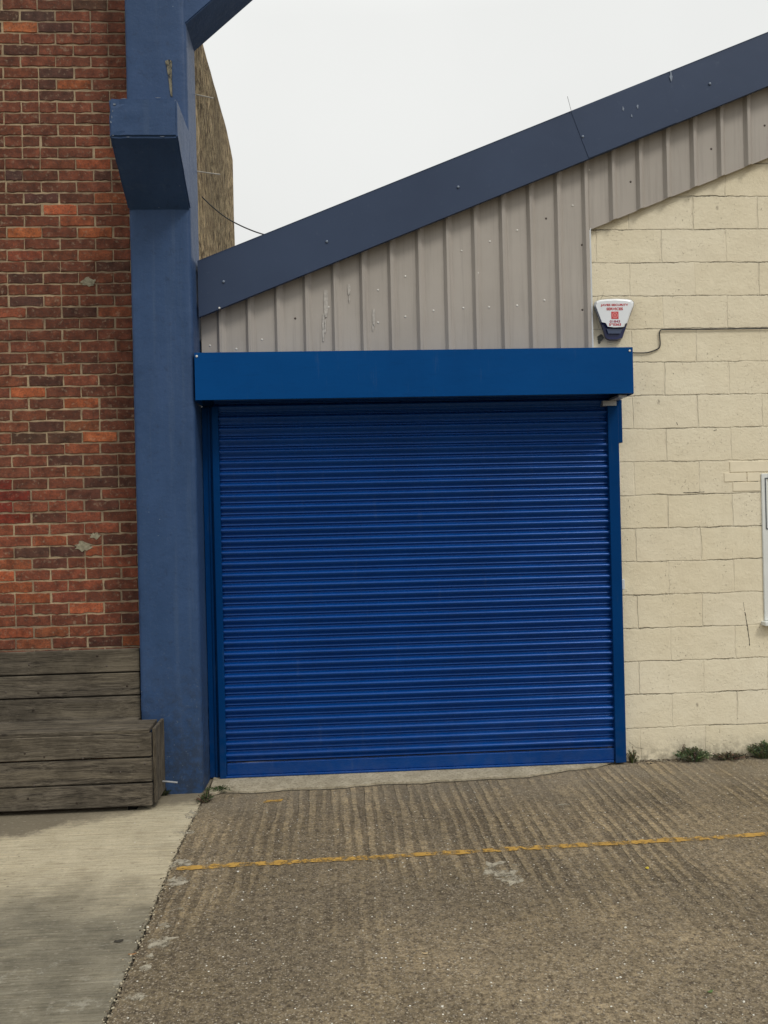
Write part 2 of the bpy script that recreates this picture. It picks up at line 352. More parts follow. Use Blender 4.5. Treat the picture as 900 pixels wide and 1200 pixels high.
def box(bm, x0, x1, y0, y1, z0, z1, mat=0, bev=0, col=None, segs=1):
    vs = [bm.verts.new((x, y, z)) for z in (z0, z1) for y in (y0, y1) for x in (x0, x1)]
    fs = [bm.faces.new([vs[i] for i in q]) for q in ((0, 2, 3, 1), (4, 5, 7, 6), (0, 1, 5, 4), (2, 6, 7, 3), (0, 4, 6, 2), (1, 3, 7, 5))]
    for f in fs: f.material_index = mat
    if bev:
        es = list({e for f in fs for e in f.edges})
        r = bmesh.ops.bevel(bm, geom=es, offset=bev, segments=segs, affect='EDGES', profile=.5)
        fs = [f for f in set(fs) | set(r['faces']) if f.is_valid]
        for f in fs: f.material_index = mat
    if col: setcol(bm, fs, col)
    return fs
def prism(bm, pts, axis, a0, a1, mat=0):
    """polygon pts (2-D) extruded along axis 'x','y' or 'z'"""
    def P(p, a):
        return {'x': (a, p[0], p[1]), 'y': (p[0], a, p[1]), 'z': (p[0], p[1], a)}[axis]
    A = [bm.verts.new(P(p, a0)) for p in pts]; B = [bm.verts.new(P(p, a1)) for p in pts]
    fs = [bm.faces.new(A), bm.faces.new(B[::-1])]
    n = len(pts)
    for i in range(n): fs.append(bm.faces.new((A[(i+1) % n], A[i], B[i], B[(i+1) % n])))
    for f in fs: f.material_index = mat
    bmesh.ops.recalc_face_normals(bm, faces=fs)
    return fs
def tube(bm, pts, r, n=8, mat=0, cap=True):
    pts = [Vector(p) for p in pts]; rings = []
    rr = r if isinstance(r, (list, tuple)) else [r]*len(pts)
    for i, p in enumerate(pts):
        d = (pts[min(i+1, len(pts)-1)] - pts[max(i-1, 0)]).normalized()
        a = d.cross(Vector((0, 0, 1)) if abs(d.z) < .9 else Vector((1, 0, 0))).normalized(); b = d.cross(a)
        rings.append([bm.verts.new(p + (a*math.cos(k*2*math.pi/n)+b*math.sin(k*2*math.pi/n))*rr[i]) for k in range(n)])
    fs = []
    for i in range(len(rings)-1):
        for k in range(n): fs.append(bm.faces.new((rings[i][k], rings[i][(k+1) % n], rings[i+1][(k+1) % n], rings[i+1][k])))
    if cap: fs += [bm.faces.new(rings[0][::-1]), bm.faces.new(rings[-1])]
    for f in fs: f.material_index = mat
    bmesh.ops.recalc_face_normals(bm, faces=fs)
    return fs
def blob(bm, cx, cz, y, rx, rz, mat=0, n=14, jag=.3, thick=.003):
    """irregular raised patch on a wall facing the camera"""
    pts = [(cx+math.cos(k/n*2*math.pi)*rx*(1+random.uniform(-jag, jag)), cz+math.sin(k/n*2*math.pi)*rz*(1+random.uniform(-jag, jag))) for k in range(n)]
    return prism(bm, pts, 'y', y-thick, y+.001, mat)

# ------------------------------------------------------------------ ground
bm = bmesh.new(); box(bm, -300, 300, -300, 300, -.6, -.02)
tag(obj('ground', bm, M['under']), None, kind='structure')
# joint between the two slabs, from photo points
jp = [gr(238, 937), gr(222, 968), gr(205, 1005), gr(190, 1040), gr(172, 1085), gr(150, 1138), gr(122, 1200), gr(60, 1345)]
jw = []
for i in range(len(jp)-1):
    for k in range(14):
        q = jp[i].lerp(jp[i+1], k/14); jw.append((q.x+noise.noise(Vector((q.y*14, 1, 0)))*.012+noise.noise(Vector((q.y*50, 1, 0)))*.006, q.y))
jw.append((jp[-1].x, jp[-1].y)); e = jp[-1]-jp[-2]; e2 = jp[-1]+e.normalized()*40; jw.append((e2.x, e2.y))
jtop = (jw[0][0]+.01, .25)
def ground_poly(name, pts, z0, z1, mat, **kw):
    bm = bmesh.new(); prism(bm, pts, 'z', z0, z1)
    bmesh.ops.triangulate(bm, faces=[f for f in bm.faces if len(f.verts) > 4])
    return tag(obj(name, bm, mat), None, kind='structure')
gap = .005
left = [(jtop[0]-gap, jtop[1])]+[(x-gap, y) for x, y in jw]+[(-60, e2.y), (-60, .25)]
right = [(jtop[0]+gap, jtop[1])]+[(x+gap, y) for x, y in jw]+[(60, e2.y), (60, .25)]
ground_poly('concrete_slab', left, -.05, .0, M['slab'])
ground_poly('yard_surface', right, -.05, -.002, M['agg'])
# crumbly fill along the joint
bm = bmesh.new()
for i in range(len(jw)-2):
    for k in range(5):
        x, y = jw[i]; sc = random.uniform(.002, .0055)
        s = bmesh.ops.create_icosphere(bm, subdivisions=1, radius=sc, matrix=Matrix.Translation((x+random.gauss(0, .010), y+random.uniform(-.02, .02), .001)) @ Matrix.Diagonal((1, random.uniform(.6, 1.5), .6, 1)))
        g = random.choice([(.16, .13, .09), (.34, .29, .20), (.44, .39, .28), (.07, .055, .04)])
        setcol(bm, {f for v in s['verts'] for f in v.link_faces}, g)
tag(obj('joint_rubble', bm, M['grit']), 'line of crumbly grit filling the joint between two concrete slabs', 'rubble', kind='stuff')
# pale cement smears beside the joint
bm = bmesh.new()
for (px, py, rx, ry) in ((218, 975, .05, .03), (224, 955, .035, .06), (213, 1012, .05, .05), (208, 1033, .05, .045), (200, 1065, .04, .02), (187, 1104, .045, .05), (175, 1122, .015, .03), (171, 1134, .02, .02), (160, 1167, .045, .025), (192, 1085, .02, .03), (588, 1018, .09, .08), (600, 1030, .05, .05), (400, 921, .12, .012), (660, 943, .03, .01)):
    g = gr(px, py); n = 26
    pts = [(g.x+math.cos(k/n*6.283)*rx*(1+noise.noise(Vector((px, k*.7, 3)))*1.3), g.y+math.sin(k/n*6.283)*ry*(1+noise.noise(Vector((py, k*.7, 9)))*1.3)) for k in range(n)]
    fs = prism(bm, pts, 'z', -.003, .0012)
bmesh.ops.triangulate(bm, faces=bm.faces[:])
tag(obj('cement_smears', bm, M['smear']), None, kind='structure')
# threshold
tp = [gr(244, 934), gr(262, 929), gr(300, 930), gr(340, 926), gr(390, 925), gr(440, 920), gr(500, 918), gr(560, 914), gr(620, 911), gr(662, 904), gr(700, 900), gr(716, 895)]
pts = []
for i in range(len(tp)-1):
    for k in range(9):
        q = tp[i].lerp(tp[i+1], k/9); pts.append((q.x, q.y+noise.noise(Vector((q.x*9, 4, 0)))*.02+noise.noise(Vector((q.x*40, 4, 0)))*.009))
pts.append((tp[-1].x, tp[-1].y)); pts += [(tp[-1].x+.03, .12), (tp[0].x-.02, .12)]
ground_poly('threshold', pts, -.04, .014, M['strip'])
cr = [(x, y) for x, y in pts[:-2]]
bm = bmesh.new()
up_ = [(x, y+.001) for x, y in cr]; dn = [(x, y-.006-.010*abs(noise.noise(Vector((x*17, 2, 2))))) for x, y in cr]
for i in range(len(cr)-1):
    bm.faces.new([bm.verts.new((*up_[i], .0022)), bm.verts.new((*dn[i], .0022)), bm.verts.new((*dn[i+1], .0022)), bm.verts.new((*up_[i+1], .0022))])
tag(obj('threshold_crack', bm, M['under']), None, kind='structure')
# yellow line
bm = bmesh.new()
a = gr(207, 1018); b = gr(900, 978); dirv = (b-a)/690.0
N = 520; ln = (b-a)*1.6
pv = None
for i in range(N+1):
    q = a+ln*(i/N); w = .024+.012*noise.noise(Vector((q.x*8, 0, 5)))+.012*noise.noise(Vector((q.x*40, 0, 5))); cy = q.y+.010*noise.noise(Vector((q.x*3, 7, 5)))
    v = (bm.verts.new((q.x, cy-w, .0022)), bm.verts.new((q.x, cy+w, .0022)))
    if pv: bm.faces.new((pv[0], v[0], v[1], pv[1]))
    pv = v
g = gr(320, 939); 
bm.faces.new([bm.verts.new((g.x+dx, g.y+dy, .0022)) for dx, dy in ((-.06, -.02), (.05, -.01), (.06, .03), (-.05, .02))])
tag(obj('yellow_line', bm, M['yellow']), None, kind='structure')

# ------------------------------------------------------------------ concrete frame (column, corbel, brace)
CF = -.31
cxl = at(155.5, 450, CF).x; cxr = at(227.3, 450, CF).x
col = thing('concrete_frame', 'blue painted concrete column with a projecting corbel and diagonal brace beside the brick wall', 'column', ((cxl+cxr)/2, CF/2, 0))
def rough_block(bm, x0, x1, y0, y1, z0, z1, step, amp, lowamp):
    nx = max(1, round((x1-x0)/step)); ny = max(1, round((y1-y0)/step)); nz = max(1, round((z1-z0)/step))
    grid = {}
    def V(i, j, k):
        if (i, j, k) in grid: return grid[i, j, k]
        x = x0+(x1-x0)*i/nx; y = y0+(y1-y0)*j/ny; z = z0+(z1-z0)*k/nz
        ex = (i in (0, nx)); ey = (j in (0, ny))
        q = Vector((x, y, z))
        a_ = amp*noise.noise(q*4)+amp*.5*noise.noise(q*17)
        edge = min(abs(x-x0), abs(x1-x)) < .07
        if z < .95: a_ += lowamp*(noise.noise(q*30)+.6*noise.noise(q*60))*(1.4 if edge else .3)*min(1, (.95-z)/.5)
        if ex and ey:
            ch = .007+.004*noise.noise(q*12)
            x += ch if i == 0 else -ch; y += (ch if j == 0 else -ch)*.8
        if ey: y += -a_ if j == 0 else a_
        if ex: x += -a_ if i == 0 else a_
        grid[i, j, k] = bm.verts.new((x, y, z)); return grid[i, j, k]
    for k in range(nz):
        for i in range(nx):
            bm.faces.new((V(i, 0, k), V(i+1, 0, k), V(i+1, 0, k+1), V(i, 0, k+1)))
            bm.faces.new((V(i+1, ny, k), V(i, ny, k), V(i, ny, k+1), V(i+1, ny, k+1)))
        for j in range(ny):
            bm.faces.new((V(0, j+1, k), V(0, j, k), V(0, j, k+1), V(0, j+1, k+1)))
            bm.faces.new((V(nx, j, k), V(nx, j+1, k), V(nx, j+1, k+1), V(nx, j, k+1)))
    for k in (0, nz):
        for i in range(nx):
            for j in range(ny): bm.faces.new((V(i, j, k), V(i+1, j, k), V(i+1, j+1, k), V(i, j+1, k)))
bm = bmesh.new(); rough_block(bm, cxl, cxr, CF, .05, -.02, 6.4, .024, .002, .0035)
bmesh.ops.recalc_face_normals(bm, faces=bm.faces[:])
shaft = obj('column_shaft', bm, [M['blue'], M['stain']], col, smooth=True)
# corbel
KF = at(207, 115, -.72); ktop = KF.z; kb = at(170, 160, -.72).z; kbb = at(188, 247, CF).z
bm = bmesh.new()
prism(bm, [(CF+.01, kbb), (CF+.01, ktop), (-.72, ktop), (-.72, kb)], 'x', cxl-.004, cxr+.004)
bmesh.ops.bevel(bm, geom=bm.edges[:], offset=.010, segments=2, affect='EDGES')
bmesh.ops.subdivide_edges(bm, edges=[e for e in bm.edges if e.calc_length() > .15], cuts=8, use_grid_fill=True)
for v in bm.verts:
    a_ = .0025*noise.noise(v.co*14)
    if v.co.x < cxl+.05 and v.co.y < -.6: a_ += .012*max(0, noise.noise(v.co*18))
    v.co += Vector((a_*(1 if v.co.x < (cxl+cxr)/2 else -1), a_, -a_*.5))
obj('corbel', bm, M['blue'], col)
# chipped paint on the corbel's left arris
bm = bmesh.new()
for (px, py, rx, rz) in ((131.0, 137, .004, .012), (130, 143, .006, .010), (134, 122, .012, .008), (132, 130, .004, .008), (132.5, 158.5, .006, .004), (150, 160.5, .014, .003), (190, 160, .02, .003), (145, 115.5, .02, .0025), (185, 114.5, .02, .0025)):
    q = at(px, py, -.72); bm = bmesh.new(); blob(bm, q.x, q.z, -.7195, rx*.7, rz*.6, 0, 11, .45, .0012); obj('paint_chip', bm, M['chip'], col)
# brace: soffit front edge (219,22)->(247,0) extended
p1 = at(219.5, 24.5, CF); p2 = at(247, 0.5, CF); sl = (p2.z-p1.z)/(p2.x-p1.x)
bx0 = cxr-.02; bz0 = p1.z+sl*(bx0-p1.x); L = 1.9
bm = bmesh.new()
prism(bm, [(bx0, bz0), (bx0+L, bz0+sl*L), (bx0+L, bz0+sl*L+.42), (bx0, bz0+.42)], 'y', CF+.008, .03)
bmesh.ops.bevel(bm, geom=bm.edges[:], offset=.006, segments=2, affect='EDGES')
obj('brace', bm, M['blue'], col)
bm = bmesh.new(); box(bm, bx0-.01, bx0+L+.6, CF+.012, .026, bz0+sl*L+.1, bz0+sl*L+.55, bev=.008)
obj('top_beam', bm, M['blue'], col)
# rusty bolt stain wedge and small chips
bm = bmesh.new(); q = at(197.5, 72, CF); q2 = at(200.5, 112, CF)
prism(bm, [(q.x-.020, q.z), (q.x+.004, q.z+.010), (q.x+.022, q.z), (q.x+.019, q.z-.07), (q2.x+.008, q2.z-.01), (q2.x-.003, q2.z), (q.x-.004, q.z-.09)], 'y', CF-.0055, CF)
obj('rust_streak', bm, M['streak'], col)
for (a_, b_) in (((226, 52.5), (241, 48)), ((226, 110), (250, 115)), ((229, 200.5), (258, 204.5))):
    bm = bmesh.new(); tube(bm, [at(*a_, .02), at(*b_, .02)], .0035, 6)
    obj('tie_rod', bm, M['rod'], col)
bm = bmesh.new(); A = gr(186, 916, .06); 
tube(bm, [at(186, 915.5, -.40), at(196, 915.8, -.40), at(208, 917, -.40)], .006, 8)
pin = obj('metal_pin', bm, M['galv']); tag(pin, 'short bright metal pin poking out behind the end of the wooden bench', 'metal pin')

# ------------------------------------------------------------------ brick building
bb = thing('brick_building', 'old red and brown brick wall with patched bricks behind the timber bench', 'building', (-4, 0, 0))
bm = bmesh.new(); L_ = tintlayer(bm)
zj = at(75, 12.4).z                       # a bed joint
xj = at(22.7, 19).x                       # a perpend in the course just below it
c75 = (at(75, 12.4).z-at(75, 626.5).z)/round((at(75, 12.4).z-at(75, 626.5).z)/.075)
pit = .2262
xr = cxl+.03; k0 = -int((zj+.1)/c75)-1
special = []
def sp(px, py, c): w = at(px, py); special.append((w.x, w.z, c))
OR = (.36, .115, .048); OR2 = (.25, .078, .036); RD = (.165, .030, .020); DK = (.084, .044, .034); RB = (.20, .066, .038)
for s_ in ((15, 32, OR), (84, 99, OR2), (105, 193, OR2), (128, 234, OR2), (60, 247, OR), (90, 261, OR2), (25, 275, OR), (110, 275, OR2), (30, 303, RB), (120, 302, RB), (15, 457, OR),
           (98, 511, OR), (115, 469, OR2), (75, 440, RB), (10, 566, RD), (5, 579, RD), (35, 579, RD), (10, 592, RD), (4, 606, RD), (40, 632, OR2), (15, 673, OR), (8, 660, OR2), (60, 673, RB),
           (83, 711, OR), (20, 700, OR2), (65, 700, RB), (80, 740, OR2), (40, 740, OR2), (20, 755, OR2), (145, 752, OR2), (115, 683, RB), (100, 497, RB), (20, 23, DK), (105, 5, DK), (43, 19, DK), (60, 32, DK),
           (65, 87, DK), (20, 511, DK), (57, 511, DK), (33, 441, DK), (15, 204, DK), (45, 234, DK), (30, 357, DK), (35, 646, DK), (62, 646, DK), (105, 523, DK), (0, 685, OR2), (80, 524, RB), (110, 550, RB), (20, 370, RB), (130, 370, RB), (70, 357, RB)):
    sp(*s_)
def brickcol(x, z):
    t_ = random.random()
    if t_ < .74: r_ = random.uniform(.135, .205); c = (r_, .022+r_*.235, .020+r_*.105)
    elif t_ < .86: c = (.105, .047, .034)
    elif t_ < .98: c = (.190, .068, .038)
    else: c = (.25, .082, .042)
    f = .85+.3*noise.noise(Vector((x*.6, z*.5, 3)))
    if z < 1.9: f *= 1.12; c = (c[0]*1.12, c[1], c[2]*.95)
    return (c[0]*f, c[1]*f, c[2]*f)
def brick(x0, x1, z0, z1):
    c = None
    for (sx, sz, scol) in special:
        if x0 <= sx <= x1 and z0-.006 <= sz <= z1+.006: c = tuple(v*random.uniform(.9, 1.1) for v in scol)
    if c is None: c = brickcol((x0+x1)/2, (z0+z1)/2)
    yf = -.0035+random.gauss(0, .0011); n = 6
    j = lambda s=.0022: random.gauss(0, s)
    # front outline with jittered edge points
    out = []
    for i in range(n): out.append((x0+(x1-x0)*i/n+(0 if i else j(.001)), z0+j()))
    out += [(x1+j(.001), z0+j()), (x1+j(.001), (z0+z1)/2), (x1+j(.001), z1+j())]
    for i in range(1, n): out.append((x1-(x1-x0)*i/n, z1+j()))
    out += [(x0+j(.001), z1+j()), (x0+j(.001), (z0+z1)/2)]
    cx, cz = (x0+x1)/2, (z0+z1)/2
    A = [bm.verts.new((p[0]-(.003 if p[0] > cx+.09 else (-.003 if p[0] < cx-.09 else 0)), yf, p[1]-(.003 if p[1] > cz+.01 else (-.003 if p[1] < cz-.01 else 0)))) for p in out]
    B = [bm.verts.new((p[0], yf+.0035, p[1])) for p in out]; E = [bm.verts.new((p[0], .008, p[1])) for p in out]
    fs = [bm.faces.new(A)]; m_ = len(out)
    for i in range(m_):
        fs.append(bm.faces.new((A[(i+1) % m_], A[i], B[i], B[(i+1) % m_]))); fs.append(bm.faces.new((B[(i+1) % m_], B[i], E[i], E[(i+1) % m_])))
    for f in fs:
        for l in f.loops: l[L_] = (*c, 1)
k = k0
while True:
    z1 = zj+k*c75
    if z1 > 6.2: break
    if z1-c75 < -.1: k += 1; continue
    off = 0 if k % 2 == 0 else pit/2
    x = xj+off+pit*40
    xs_ = []
    while x > -7.5:
        x -= pit
        a0, b0 = x+.005, x+pit-.005
        if a0 > xr: continue
        w = j0 = random.gauss(0, .003)
        b1 = min(b0, xr)
        if b1-a0 < .015: continue
        if random.random() < .05 and b1-a0 > .2:
            brick(a0, x+pit/2-.004, z1-c75+.0055, z1-.0055); brick(x+pit/2+.004, b1, z1-c75+.0055, z1-.0055)
        else: brick(a0+w, b1+w*.3, z1-c75+.0055, z1-.0055)
    k += 1
# mortar bed and wall core
fs = box(bm, -7.6, xr+.002, 0.0012, .3, -.05, 6.2, 1)
obj('brick_wall', bm, [M['brick'], M['mortar']], bb)
bm = bmesh.new()
for (px, py, rx, rz) in ((103, 331, .045, .028), (98, 640, .055, .03), (112, 628, .03, .02)):
    q = at(px, py); bm = bmesh.new(); blob(bm, q.x, q.z, -.005, rx, rz, 0, 22, .35, .002); obj('cement_patch', bm, M['cement'], bb)
# side wall going back, seen very obliquely
XS = cxr-.005
e1 = atX(268.5, 166, XS); e0 = atX(240, 55, XS); e3 = atX(272.8, 188, XS)
zt = (e1.z+e0.z)/2; yb = e3.y
bm = bmesh.new()
# profile in (y,z); top corner chamfered
ns = 60
poly = [(.03, -.05), (.03, zt)]
for i in range(1, 12): poly.append((.03+(e1.y-.03)*i/12, zt+.02*noise.noise(Vector((i*1.7, 0, 0)))))
poly += [(e1.y, e1.z), (e1.y*.5+yb*.5, e1.z*.6+e3.z*.4), (yb, e3.z)]
for i in range(1, 10): poly.append((yb+.06*noise.noise(Vector((i*2.3, 5, 0))), e3.z-(e3.z+.05)*i/10))
poly.append((yb, -.05))
prism(bm, poly, 'x', XS-.3, XS)
bmesh.ops.triangulate(bm, faces=[f for f in bm.faces if len(f.verts) > 4])
obj('side_wall', bm, M['render'], bb)
bm = bmesh.new(); box(bm, -7.6, XS-.302, .302, yb-.02, -.05, zt-.02); obj('rear_block', bm, M['roof'], bb)

# ------------------------------------------------------------------ workshop
wb = thing('workshop_building', 'cream blockwork workshop with grey steel gable cladding and a blue roller shutter', 'building', (1.5, 0, 0))
YF = -.13
ft0 = at(235, 305, YF); ft1 = at(900, 38, YF); fs_ = (ft1.z-ft0.z)/(ft1.x-ft0.x)
fb0 = at(236, 370, YF); fb1 = at(900, 100, YF)
def top(x): return ft0.z+fs_*(x-ft0.x)
def bot(x): return fb0.z+(fb1.z-fb0.z)/(fb1.x-fb0.x)*(x-fb0.x)
XR = 6.4; xl = cxr+.012
ox0 = at(243, 700, -.02).x; ox1 = at(723, 800, -.02).x
zlin = at(450, 440, 0).z
# block wall: right of the opening, triangular top under the cladding
bm = bmesh.new()
xw = at(692, 340, 0).x-.05
prism(bm, [(ox1, -.05), (13.0, -.05), (13.0, top(xl)), (XR, top(XR)-.12), (xw, top(xw)-.12), (xw, zlin+.251), (ox1, zlin+.251)], 'y', 0, .2)
block = obj('block_wall', bm, M['blocks'], wb)
bm = bmesh.new(); box(bm, xl, ox1-.001, .0, .2, zlin, zlin+.25); obj('door_lintel', bm, M['lintel'], wb)
bm = bmesh.new(); box(bm, xl-.02, 13, 3.6, 3.8, -.05, 2.6); obj('rear_wall', bm, M['lintel'], wb)
# thin bottom course near the ground is part of blockwork; cladding profile
PY = -.035; RH = .027; per = None
rx_a = at(427, 395, PY-RH).x; rx_b = at(658, 395, PY-RH).x; per = (rx_b-rx_a)/7
def clad(bm, xa, xb, zb, zt_):
    """vertical box-profile sheet between xa,xb; zb,zt functions of x"""
    prof = []; k = math.floor((xa-rx_a)/per)-1
    while True:
        c0 = rx_a+k*per
        for dx, dy in ((-.024, 0), (-.006, -RH), (.010, -RH), (.036, 0), (.08, 0)):
            prof.append((c0+dx, PY+dy))
        k += 1
        if c0 > xb+per: break
    def yat(x):
        for i in range(len(prof)-1):
            if prof[i][0] <= x <= prof[i+1][0]:
                t_ = (x-prof[i][0])/(prof[i+1][0]-prof[i][0]); return prof[i][1]+t_*(prof[i+1][1]-prof[i][1])
        return PY
    pp = [(xa, yat(xa))]+[q for q in prof if xa < q[0] < xb]+[(xb, yat(xb))]
    pv = None
    for (x, y) in pp:
        v = [bm.verts.new((x, y, zb(x))), bm.verts.new((x, y, zt_(x))), bm.verts.new((x, y+.004, zb(x))), bm.verts.new((x, y+.004, zt_(x)))]
        if pv:
            bm.faces.new((pv[0], v[0], v[1], pv[1])); bm.faces.new((v[2], pv[2], pv[3], v[3])); bm.faces.new((pv[2], v[2], v[0], pv[0]))
        pv = v
    return yat
xc = at(692, 340, PY-.01).x
cb0 = at(696, 267, PY-.01); cb1 = at(899, 185, PY-.01)
def cbot(x): return cb0.z+(cb1.z-cb0.z)/(cb1.x-cb0.x)*(x-cb0.x)
bm = bmesh.new()
yat = clad(bm, xl, xc, lambda x: zlin-.02, lambda x: bot(x)+.08)
clad(bm, xc+.002, XR, cbot, lambda x: bot(x)+.08)
# pale splashes down the sheets, dirt lines
mats = [M['clad'], M['splash'], M['inkbrown']]
for (px, y0, y1, w) in ((382, 340, 372, .014), (379, 368, 400, .008), (381, 375, 390, .006), (409, 333, 346, .010), (409.5, 345, 355, .005), (438, 362, 382, .010), (437, 380, 388, .005)):
    a_ = at(px, y0, PY-.002); b_ = at(px, y1, PY-.002); n = 9; Lf = []; Rt = []
    for i in range(n+1):
        t_ = i/n; x = a_.x+(b_.x-a_.x)*t_; z = a_.z+(b_.z-a_.z)*t_; ww = w*(.35+.65*math.sin(math.pi*min(1, t_*.8+.15)))*(1+.6*noise.noise(Vector((px, i*1.3, 0))))
        Lf.append((x-ww, z)); Rt.append((x+ww, z))
    y_ = yat((a_.x+b_.x)/2)
    prism(bm, Lf+Rt[::-1], 'y', min(y_, PY-.003)-.0025, min(y_, PY-.003)-.0005, 1)
cl = obj('cladding', bm, mats, wb)
cl['label'] = 'taupe grey ribbed steel sheets between the roof edge and shutter box'
def disc_mesh(name, r, mat):
    b = bmesh.new(); bmesh.ops.create_uvsphere(b, u_segments=10, v_segments=6, radius=r, matrix=Matrix.Diagonal((1, .5, 1, 1)))
    me = bpy.data.meshes.new(name); b.to_mesh(me); b.free(); me.materials.append(mat)
    for p in me.polygons: p.use_smooth = True
    return me
def dot(name, me, par, w, yoff=0):
    o = bpy.data.objects.new(name, me); C.objects.link(o); o.parent = par
    base = Vector(par.location); q = par.parent
    while q: base += Vector(q.location); q = q.parent
    o.location = Vector(w)-base
s1 = disc_mesh('screw', .0075, M['screw']); s2 = disc_mesh('dark_screw', .0075, M['darkscrew']); s3 = disc_mesh('bolt', .009, M['bolt'])
for (px, py) in ((277, 409), (246, 405), (443, 340), (443, 378), (508, 364), (475, 324), (541, 294), (574, 283), (606, 270), (475, 371), (573, 360), (560, 320), (606, 358), (638, 352), (671, 241), (690, 199), (543, 361), (385, 360), (307, 398)):
    w = at(px, py, PY); w = at(px, py, yat(w.x)); dot('screw', s1, cl, w)
for (px, py) in ((739, 213), (833.5, 174.5), (896, 147), (682, 287), (682.5, 363), (640, 256), (346, 373)):
    w = at(px, py, PY); w = at(px, py, yat(w.x)); dot('dark_screw', s2, cl, w)
# roof edge flashing
bm = bmesh.new()
prism(bm, [(xl, bot(xl)), (XR, bot(XR)), (XR, top(XR)), (xl, top(xl))], 'y', YF, YF+.004)
prism(bm, [(xl, top(xl)), (XR, top(XR)), (XR, top(XR)+.004), (xl, top(xl)+.004)], 'y', YF-.002, .16)
prism(bm, [(xl, bot(xl)-.003), (XR, bot(XR)-.003), (XR, bot(XR)), (xl, bot(xl))], 'y', YF, YF+.03)
# lap joint
ja = at(669, 128, YF); jb = at(690, 186, YF)
dx = (top(ja.x)-bot(jb.x)); 
prism(bm, [(ja.x, top(ja.x)), (jb.x, bot(jb.x)), (jb.x+.6, bot(jb.x+.6)), (ja.x+.6, top(ja.x+.6))], 'y', YF-.003, YF-.0005)
obj_f = obj('roof_edge_trim', bm, M['fascia'], wb); obj_f['label'] = 'dark slate blue sloping metal trim along the roof edge'
# far slope beyond the ridge
bm = bmesh.new()
prism(bm, [(XR+.001, bot(XR)), (13.0, bot(xl)), (13.0, top(xl)), (XR+.001, top(XR))], 'y', YF, YF+.004); obj('roof_edge_trim', bm, M['fascia'], wb)
bm = bmesh.new(); clad(bm, XR+.002, 13.0, lambda x: 2.35+.0*x, lambda x: bot(XR)-(bot(XR)-bot(xl))*(x-XR)/(13-XR)+.06); obj('cladding', bm, M['clad'], wb)
for (px, py) in ((262, 330), (383, 283), (537, 219), (683, 160), (832, 98)):
    dot('bolt', s3, obj_f, at(px, py, YF-.004))
dot('screw', s1, obj_f, at(257, 361, YF-.002))
bm = bmesh.new()
for (px, py, rx, rz) in ((786, 90, .012, .04), (730, 128, .008, .02), (747, 125, .008, .02), (740, 136, .006, .014)):
    q = at(px, py, YF); bm = bmesh.new(); blob(bm, q.x, q.z, YF-.0045, rx*.7, rz*.7, 0, 12, .4, .001); obj('scuff', bm, M['bolt'], wb)
bm = bmesh.new(); tube(bm, [at(669.5, 130, YF-.01), at(665, 113, YF-.01)], .002, 5); obj('wire_stub', bm, M['galv'], wb)
# roof sheets behind
bm = bmesh.new()
prism(bm, [(xl, top(xl)-.1), (XR, top(XR)-.1), (13, top(xl)-.1), (13, top(xl)-.03), (XR, top(XR)-.03), (xl, top(xl)-.03)], 'y', .01, 4.0); obj('roof', bm, M['roof'], wb)
# pale corner trim of cladding
bm = bmesh.new(); q0 = at(692.5, 268, PY-.01); q1 = at(694.5, 410, PY-.01)
box(bm, xc-.010, xc+.014, PY-.006, .0, q1.z-.1, q0.z+.005, bev=.001); obj('corner_trim', bm, M['trim'], wb)

# ---- window at the right edge
wx0 = at(893.2, 640, -.0).x; wz0 = at(897, 727, -.0).z; wz1 = at(897, 555, 0).z
bm = bmesh.new()
W = 1.05
for a_ in ((wx0, wx0+.045, wz0, wz1), (wx0+W-.045, wx0+W, wz0, wz1), (wx0+.045, wx0+W-.045, wz1-.04, wz1), (wx0+.045, wx0+W-.045, wz0, wz0+.05)):
    box(bm, a_[0], a_[1], -.012, .06, a_[2], a_[3], bev=.003)
win = obj('window', bm, M['upvc'], wb); win['label'] = 'white framed window cut off by the right edge of the picture'
tz = at(898, 620, 0).z; tb = at(898, 560, 0).z
bm = bmesh.new(); box(bm, wx0+.046, wx0+W-.046, -.018, .05, tz-.045, tz-.005, bev=.002); obj('transom', bm, M['upvc'], win)
bm = bmesh.new()
gx = wx0+.023
for a_ in ((gx, gx+.006, tz, tb), (gx+.006, wx0+W-.03, tz, tz+.006), (gx+.006, wx0+W-.03, tb-.006, tb)): box(bm, a_[0], a_[1], -.016, -.0125, a_[2], a_[3])
obj('gasket', bm, M['lead'], win)
bm = bmesh.new(); box(bm, wx0+.04, wx0+W-.04, .02, .026, wz0+.04, wz1-.03); obj('pane', bm, M['glass'], win)
bm = bmesh.new(); box(bm, wx0-.02, wx0+W+.02, -.06, .02, wz0-.032, wz0-.002, bev=.004); obj('sill', bm, M['upvc'], win)
# lintel over the window and two thin courses
bm = bmesh.new(); q = at(855, 541, 0); q2 = at(900, 552.5, 0)
box(bm, q.x, wx0+W+.25, -.005, .001, q2.z, q.z, bev=.0015)
obj('lintel', bm, M['lintel'], wb)
bm = bmesh.new()
z_ = q2.z-.004
for r_, xs in enumerate(((848, 875, 893), (858, 893))):
    zz1 = z_-r_*.066; zz0 = zz1-.060
    X = [at(x, 560, 0).x for x in xs]
    for i in range(len(X)-1): box(bm, X[i]+.003, min(X[i+1], wx0-.002)-.003, -.004, .001, zz0, zz1, bev=.0015)
obj('brick_packing', bm, M['lintel'], wb)
